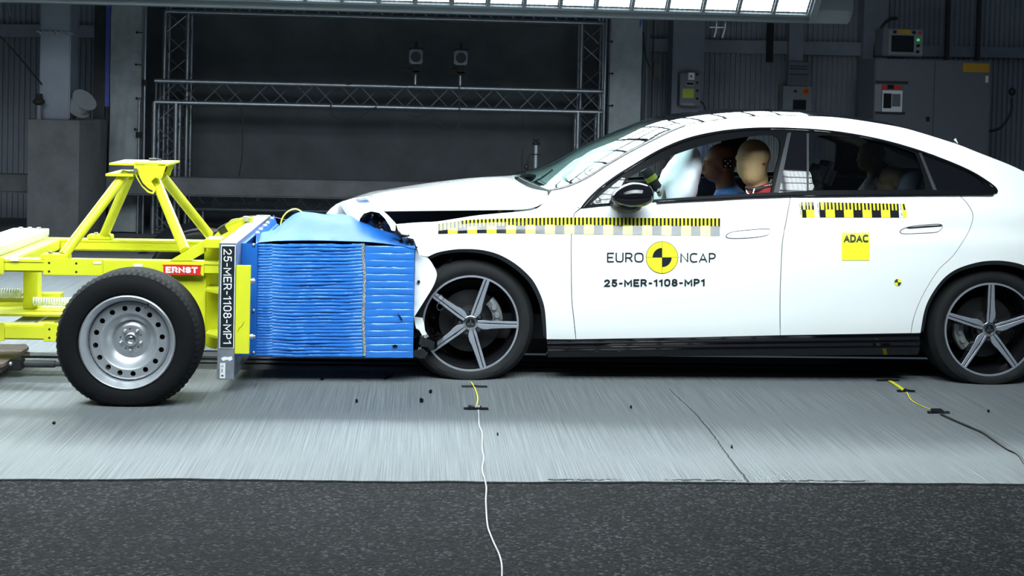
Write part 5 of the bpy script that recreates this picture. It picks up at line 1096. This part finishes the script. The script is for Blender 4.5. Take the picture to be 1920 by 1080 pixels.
# ================================================================== CRASH DUMMIES
def blob_body(name, parts, mt, parent, voxel=.011, smooth_it=6):
    """one continuous skin grown over ellipsoids and tapered limbs"""
    m = MB()
    for p in parts:
        if p[0] == 'b': m.ball(p[1], p[2], seg=20, rings=14, T=p[3] if len(p) > 3 else None)
        else: m.cyl(p[1], p[2], p[3], p[4], n=16); m.ball(p[1], p[3], seg=14, rings=8); m.ball(p[2], p[4], seg=14, rings=8)
    o = m.build(name, mt, parent, 0)
    r = o.modifiers.new('skin', 'REMESH'); r.mode = 'VOXEL'; r.voxel_size = voxel; r.use_smooth_shade = True
    s = o.modifiers.new('soft', 'SMOOTH'); s.iterations = smooth_it; s.factor = .5
    return o
def dummy(head, Y, label, skin_m, shirt_m, hip, belt=True, sc_=1.0, targets=False, hole=False, arms=True, turn=0):
    """seated dummy facing -X; head: centre of the head"""
    h = Vector(head); V = Vector; k = sc_
    t = thing('crash_test_dummy', (hip.x, Y, hip.z), label, 'crash test dummy', None)
    neck = h+V((.025, 0, -.13))*k; chest = neck+V((.05, 0, -.22))*k; sh = neck+V((.045, 0, -.085))*k
    pr = [('b', h+V((.005, 0, .025))*k, V((.098, .076, .088))*k), ('b', h+V((-.030, 0, -.035))*k, V((.066, .060, .080))*k), ('b', h+V((-.045, 0, -.080))*k, V((.042, .040, .030))*k),
          ('b', h+V((-.098, 0, -.025))*k, V((.018, .013, .024))*k), ('b', h+V((-.088, 0, .012))*k, V((.014, .045, .012))*k), ('b', h+V((-.090, 0, -.062))*k, V((.012, .024, .007))*k), ('b', h+V((-.090, 0, -.074))*k, V((.011, .021, .007))*k),
          ('c', h+V((.02, 0, -.06))*k, neck+V((.012, 0, -.04))*k, .056*k, .060*k),
          ('b', chest, V((.125, .18, .20))*k), ('c', chest, hip+V((.02, 0, .1))*k, .14*k, .135*k), ('b', hip, V((.16, .18, .13))*k)]
    for s in (-1, 1):
        pr += [('b', h+V((.012, s*.076, -.02))*k, V((.020, .010, .030))*k), ('b', h+V((-.082, s*.032, .0))*k, V((.01, .014, .008))*k)]
        S_ = sh+V((.01, s*.185, 0))*k; E_ = S_+V((-.16, s*.04, -.24))*k; W_ = E_+V((-.23, -s*.04, .09))*k; K_ = hip+V((-.42, s*.13, .10))*k; A_ = K_+V((-.22, 0, -.34))*k
        pr += [('c', S_, E_, .052*k, .042*k), ('c', hip+V((0, s*.09, 0))*k, K_, .085*k, .058*k), ('c', K_, A_, .055*k, .038*k), ('c', A_, A_+V((-.13, 0, -.03))*k, .038*k, .030*k)]
        if arms:
            pr += [('c', E_, W_, .041*k, .030*k), ('b', W_+V((-.05, 0, .01))*k, V((.05, .040, .018))*k)]
            for f in range(4): b0 = W_+V((-.088, (f-1.5)*.021, .012))*k; L = (.060, .070, .066, .052)[f]; b1 = b0+V((-L*.5, 0, .0))*k; pr += [('c', b0, b1, .0095*k, .0085*k), ('c', b1, b1+V((-L*.35, 0, -L*.35))*k, .0085*k, .0075*k)]
            b0 = W_+V((-.03, -s*.035, .01))*k; pr += [('c', b0, b0+V((-.035, -s*.022, .008))*k, .0105*k, .009*k), ('c', b0+V((-.035, -s*.022, .008))*k, b0+V((-.062, -s*.026, .0))*k, .009*k, .008*k)]
    if turn:
        Rz = Matrix.Translation(h) @ Matrix.Rotation(math.radians(turn), 4, 'Z') @ Matrix.Translation(-h)
        for q in range(len(pr)):
            if pr[q][0] == 'b' and pr[q][1].z > h.z-.10*k and (pr[q][1]-h).length < .14*k: pr[q] = ('b', Rz @ pr[q][1], pr[q][2], Matrix.Rotation(math.radians(turn), 3, 'Z'))
        pr += [('c', h+V((.0, -.012, .03))*k, h+V((.0, -.012, -.075))*k, .080*k, .070*k)]
    body = blob_body('body', pr, skin_m, t, .0085 if k > .8 else .008, 4)
    sp = [('b', chest+V((0, 0, .0)), V((.137, .192, .212))*k), ('c', chest, hip+V((.02, 0, .08))*k, .153*k, .148*k), ('c', neck+V((.018, 0, -.035))*k, neck+V((.03, 0, -.09))*k, .070*k, .10*k)]
    for s in (-1, 1): S_ = sh+V((.01, s*.185, 0))*k; sp += [('c', S_, S_+V((-.10, s*.03, -.15))*k, .066*k, .062*k), ('c', S_, neck+V((.03, 0, -.06))*k, .062*k, .068*k)]
    blob_body('shirt', sp, shirt_m, t, .012, 5)
    if hole:
        m = MB(); c = h+V((.035, -.072, -.012))*k; m.cyl(c-V((0, .012, 0)), c+V((0, .02, 0)), .009, n=16); m.build('sensor_hole', 'cavity', t)
        m = MB(); m.tube([neck+V(p)*k for p in ((-.075, -.06, -.015), (-.03, -.088, -.022), (.03, -.092, -.008), (.075, -.078, .014), (.10, -.03, .025))], .013); m.build('neck_bracket', 'interior', t)
        m = MB()
        for q in range(7): m.ball(neck+V((.02+.012*q, -.102, -.004+.003*q)), .0075, seg=8, rings=6)
        m.build('chain', 'chrome', t)
        m = MB(); m.tube([neck+V(p) for p in ((-.085, -.10, -.03), (-.08, -.11, -.045), (-.05, -.11, -.05), (-.04, -.1, -.02))], .004); m.build('belt_guide', 'chrome', t)
    if targets:
        c = h+V((.02, -.082, .0))*k; m = MB(); m.box(c+V((-.030, -.002, -.030)), c+V((.030, .012, .030))); tg = m.build('target_sticker', 'cavity', t); m = MB()
        for dx, dz in ((0, 0), (-.016, .016), (.016, .016), (-.016, -.016), (.016, -.016)): e = c+V((dx, -.0025, dz)); m.cyl(e, e-V((0, .001, 0)), .0055, n=10)
        m.build('target_dots', 'label_white', tg)
    if belt:
        m = MB(); a = sh+V((.06, .19, .05))*k; m.tube([a, chest+V((-.10, .07, .10))*k, chest+V((-.155, 0, .0))*k, hip+V((-.05, -.17, .08))*k], .014); m.build('seat_belt', 'interior', t)
    return t
hd = onY(1412, 300, .56); dr = dummy((hd.x, .56, hd.z), .56, 'tan headed crash dummy in a red shirt on the nearer front seat', 'dummy_tan', 'shirt_red', Vector((1.50, .56, .53)), hole=True, sc_=1.06, turn=-55)
hp = onY(1352, 305, 1.30); dummy((hp.x, 1.30, hp.z), 1.30, 'brown faced crash dummy in a blue shirt seen in profile behind the white airbag', 'dummy_brown', 'shirt_blue', Vector((1.42, 1.30, .53)), targets=True, sc_=1.08)
h3 = onY(1634, 293, 1.32); t = dummy((h3.x, 1.32, h3.z), 1.32, 'dim child dummy with a yellow mark on its face on the far rear seat', 'dummy_tan', 'interior', Vector((h3.x+.12, 1.32, h3.z-.48)), belt=False, sc_=.85, arms=False)
m = MB(); c = Vector(h3)+Vector((-.075, -.058, -.03)); m.box(c-Vector((.012, .004, .016)), c+Vector((.012, .004, .016)), bev=.003); m.build('face_mark', 'lime_label', t)
h4 = onY(1672, 338, .58); dummy((h4.x, .58, h4.z-.01), .58, 'dim child dummy sitting in the rounded child seat on the nearer rear seat', 'dummy_tan', 'shirt_blue', Vector((h4.x+.09, .58, h4.z-.45)), belt=False, sc_=.80, arms=False)
# child seat with rounded wings around the smaller dummy
t = thing('child_seat', (h4.x+.05, .58, .5), 'grey child seat with rounded head wings on the nearer rear seat', 'child seat')
for s in (-1, 1):
    m = MB(); rows = []
    for i in range(11):
        th = math.radians(-10+200*i/10); r_ = []
        for j in range(6): y = .58+s*(.095+.012*math.sin(math.pi*j/5)+.03*j/5*0); r_.append(Vector((h4.x+.035+.02*j-.105*math.cos(th)*1.0+.06, y+s*.0, h4.z-.06+.125*math.sin(th)-.0)))
        rows.append(r_)
    m.slab(rows, (0, s*.035, 0)); m.build('head_wing', 'seat_grey', t, 60)
m = MB(); m.box((h4.x+.13, .38, .50), (h4.x+.22, .78, h4.z+.06), bev=.03); m.build('backrest', 'seat_grey', t, 50); m = MB(); m.box((h4.x-.22, .38, .50), (h4.x+.2, .78, .60), bev=.03); m.build('seat_base', 'seat_grey', t, 50)
# gloved arm of the nearer dummy's steering side: dark sleeve with a lime band and a pale hand
arm_p = [onY(1212, 322, .50), onY(1222, 338, .50), onY(1234, 352, .50)]
m = MB(); m.tube([onY(1209, 316, .50), onY(1216, 326, .50), onY(1226, 343, .50), onY(1238, 358, .50)], [.030, .034, .030, .024], 14); o = m.build('sleeve', 'interior', dr, 60)
m = MB(); m.cyl(onY(1214, 331, .50), onY(1221, 335, .50), .001); m.tube([onY(1218.5, 330, .50), onY(1223.5, 338, .50)], .0345, 18); m.build('arm_band', 'lime_label', dr, 60)
wr = onY(1240, 360, .50)
hp_ = [('b', wr+Vector((.02, 0, -.012)), Vector((.045, .036, .020)))]
for f in range(4): b0 = wr+Vector((.052, (f-1.5)*.019, -.016)); L = (.05, .062, .058, .046)[f]; b1 = b0+Vector((L*.5, 0, -.004)); hp_ += [('c', b0, b1, .009, .0085), ('c', b1, b1+Vector((L*.38, 0, -L*.3)), .0085, .0075)]
hp_ += [('c', wr+Vector((.01, -.03, -.008)), wr+Vector((.045, -.052, -.012)), .010, .009), ('c', wr+Vector((.045, -.052, -.012)), wr+Vector((.066, -.055, -.02)), .009, .008)]
blob_body('hand', hp_, 'dummy_tan', dr, .005, 3)
m = MB(); m.tube([onY(1232, 353, .50), onY(1243, 357, .50), onY(1250, 362, .50)], .026, 14); m.build('cuff', 'label_white', dr, 60)

# dark cover heaped on the floor behind the trolley
Yc2 = 5.2; p0 = onY(258, 446, Yc2); p1 = onY(425, 446, Yc2); m = MB(); rows = []
for j in range(9):
    rows.append([Vector((lerp(p0.x, p1.x, i/24), Yc2+.9*j/8, .008+(.24+.05*noise.noise(Vector((i*.2, j*.3, 2))))*math.sin(math.pi*i/24)**.6*math.sin(math.pi*j/8)**.6)) for i in range(25)])
m.slab(rows, (0, 0, -.001)); tag(m.build('dark_cover', 'dark_cover', None, 60), 'dark blue cover heaped on the floor behind the trolley', 'cover')

# ================================================================== CABLES, TAPES AND DEBRIS ON THE FLOOR
def tape_strip(px, py, wpx, hpx, mt='tape_black', label=None, bump_=0):
    m = MB(); pts = [(px-wpx/2, py-hpx/2), (px+wpx/2, py-hpx/2+.4), (px+wpx/2+1.5, py+hpx/2+.4), (px-wpx/2+1, py+hpx/2)]
    a, b, c, d = [onZ(*p, .0072) for p in pts]; rows = []
    for j in range(3):
        r_ = []
        for i in range(9):
            u = i/8; v = a.lerp(b, u).lerp(d.lerp(c, u), j/2); v.z += bump_*math.exp(-((u-.5)/.13)**2)+.0006*noise.noise(Vector((i, j, px))); r_.append(v)
        rows.append(r_)
    m.slab(rows, (0, 0, .0008)); return tag(m.build('tape_strip', mt, None, 40), label, 'tape')
tape_strip(889, 724.5, 48, 3.6, label='black tape strip on the concrete right under the front wheel', bump_=.003)
o = tape_strip(892, 766, 46, 4.5, label='black and silver tape strip holding the cable in front of the front wheel', bump_=.008)
m = MB(); c = onZ(891, 764, .012); m.box(c-Vector((.035, .018, .004)), c+Vector((.03, .02, .008)), bev=.004); m.build('connector', 'tape_black', o); m = MB(); c = onZ(895, 762, .02); m.cyl(c-Vector((.012, 0, 0)), c+Vector((.012, 0, 0)), .006, n=8); m.build('connector_sleeve', 'bolt_steel', o)
tape_strip(1664, 713, 42, 2.6, label='black tape strip holding the yellow strip just left of the rear wheel', bump_=.003)
tape_strip(1698, 733, 34, 4, label='middle black tape strip across the yellow strip near the rear wheel', bump_=.008)
o = tape_strip(1759, 773, 42, 4.5, label='black tape strip joining yellow and dark cable left of the rear wheel', bump_=.008)
m = MB(); c = onZ(1758, 771, .012); m.box(c-Vector((.03, .022, .004)), c+Vector((.025, .022, .010)), bev=.004); m.build('connector', 'tape_black', o)
def strip(pts, w_, label, mt='tape_yellow'):
    q = [onZ(p.x, p.y, .0092) for p in cr(pts, 4)]; rows = []
    for i, p in enumerate(q): d = (q[min(i+1, len(q)-1)]-q[max(i-1, 0)]).normalized(); s = Vector((-d.y, d.x, 0))*w_; rows.append([p-s, p+s])
    m = MB(); m.slab(rows, (0, 0, .0015)); return tag(m.build('trigger_strip', mt, None, 40), label, 'trigger strip')
strip([(883, 716), (887, 722), (892, 732), (896, 748), (893, 762)], .0032, 'thin yellow trigger strip running from under the front wheel')
strip([(1668, 714), (1681, 722), (1695, 732)], .011, 'wide yellow trigger strip beside the rear wheel')
strip([(1700, 735), (1706, 747), (1715, 755), (1732, 763), (1750, 770)], .003, 'thin yellow lead between two tape strips near the rear wheel')
def floor_cable(pts, r, mt, label):
    q = []
    for p in cr(pts, 5): g = onZ(p.x, p.y, 0); q.append(onZ(p.x, p.y, (.0075 if g.y > -1.72 else .001)+r))
    return tag(MB().tube(q, r, 8).build('cable', mt, None, 60), label, 'cable')
floor_cable([(897, 769), (898, 790), (899, 800), (904, 812), (904, 840), (907, 860), (904, 880), (909, 900), (912, 915), (911, 940), (913, 975), (916, 993), (926, 1018), (936, 1040), (941, 1062), (941, 1095)], .0033, 'cable_white', 'pale thin cable running from the front wheel tape across the asphalt')
floor_cable([(1764, 776), (1790, 788), (1830, 805), (1845, 812), (1865, 826), (1890, 842), (1905, 849), (1914, 858), (1922, 870), (1940, 884)], .005, 'cable_black', 'dark cable running from the rear wheel tape off to the right')
random.seed(11)
for px, py, r, lab in ((790, 752, 5, 'largest black plastic fragment on the concrete left of the front wheel'), (808, 735, 4, 'small pointed black fragment on the concrete nearest the front wheel'), (669, 753, 3.4, 'small black fragment on the concrete under the middle of the blue barrier'), (603, 711, 3.6, 'black fragment at the concrete edge below the blue barrier'),
                      (101, 794, 2.6, 'tiny black fragment on the concrete below the left of the trolley wheel'), (1183, 764, 3, 'tiny dark fragment on the concrete below the front door'), (1372, 839, 2.8, 'tiny dark fragment beside the crack in the concrete'), (933, 815, 2.5, 'tiny dark fragment right of the pale cable'), (1854, 772, 2.6, 'tiny dark fragment on the concrete below the rear wheel')):
    m = MB(); k = 6; m.prism([onZ(px+r*random.uniform(.5, 1.2)*math.cos(2*math.pi*i/k), py+r*.7*random.uniform(.6, 1.2)*math.sin(2*math.pi*i/k), .0075) for i in range(k)], (0, 0, .008)); tag(m.build('plastic_fragment', 'black_trim', None, 20), lab, 'fragment')
m = MB(); m.prism([onZ(x, y, .0075) for x, y in ((721, 712), (731, 704), (737, 701), (733, 707))], (0, 0, .01)); tag(m.build('plastic_fragment', 'black_trim', None, 20), 'long dark splinter standing at the concrete edge below the barrier front', 'fragment')
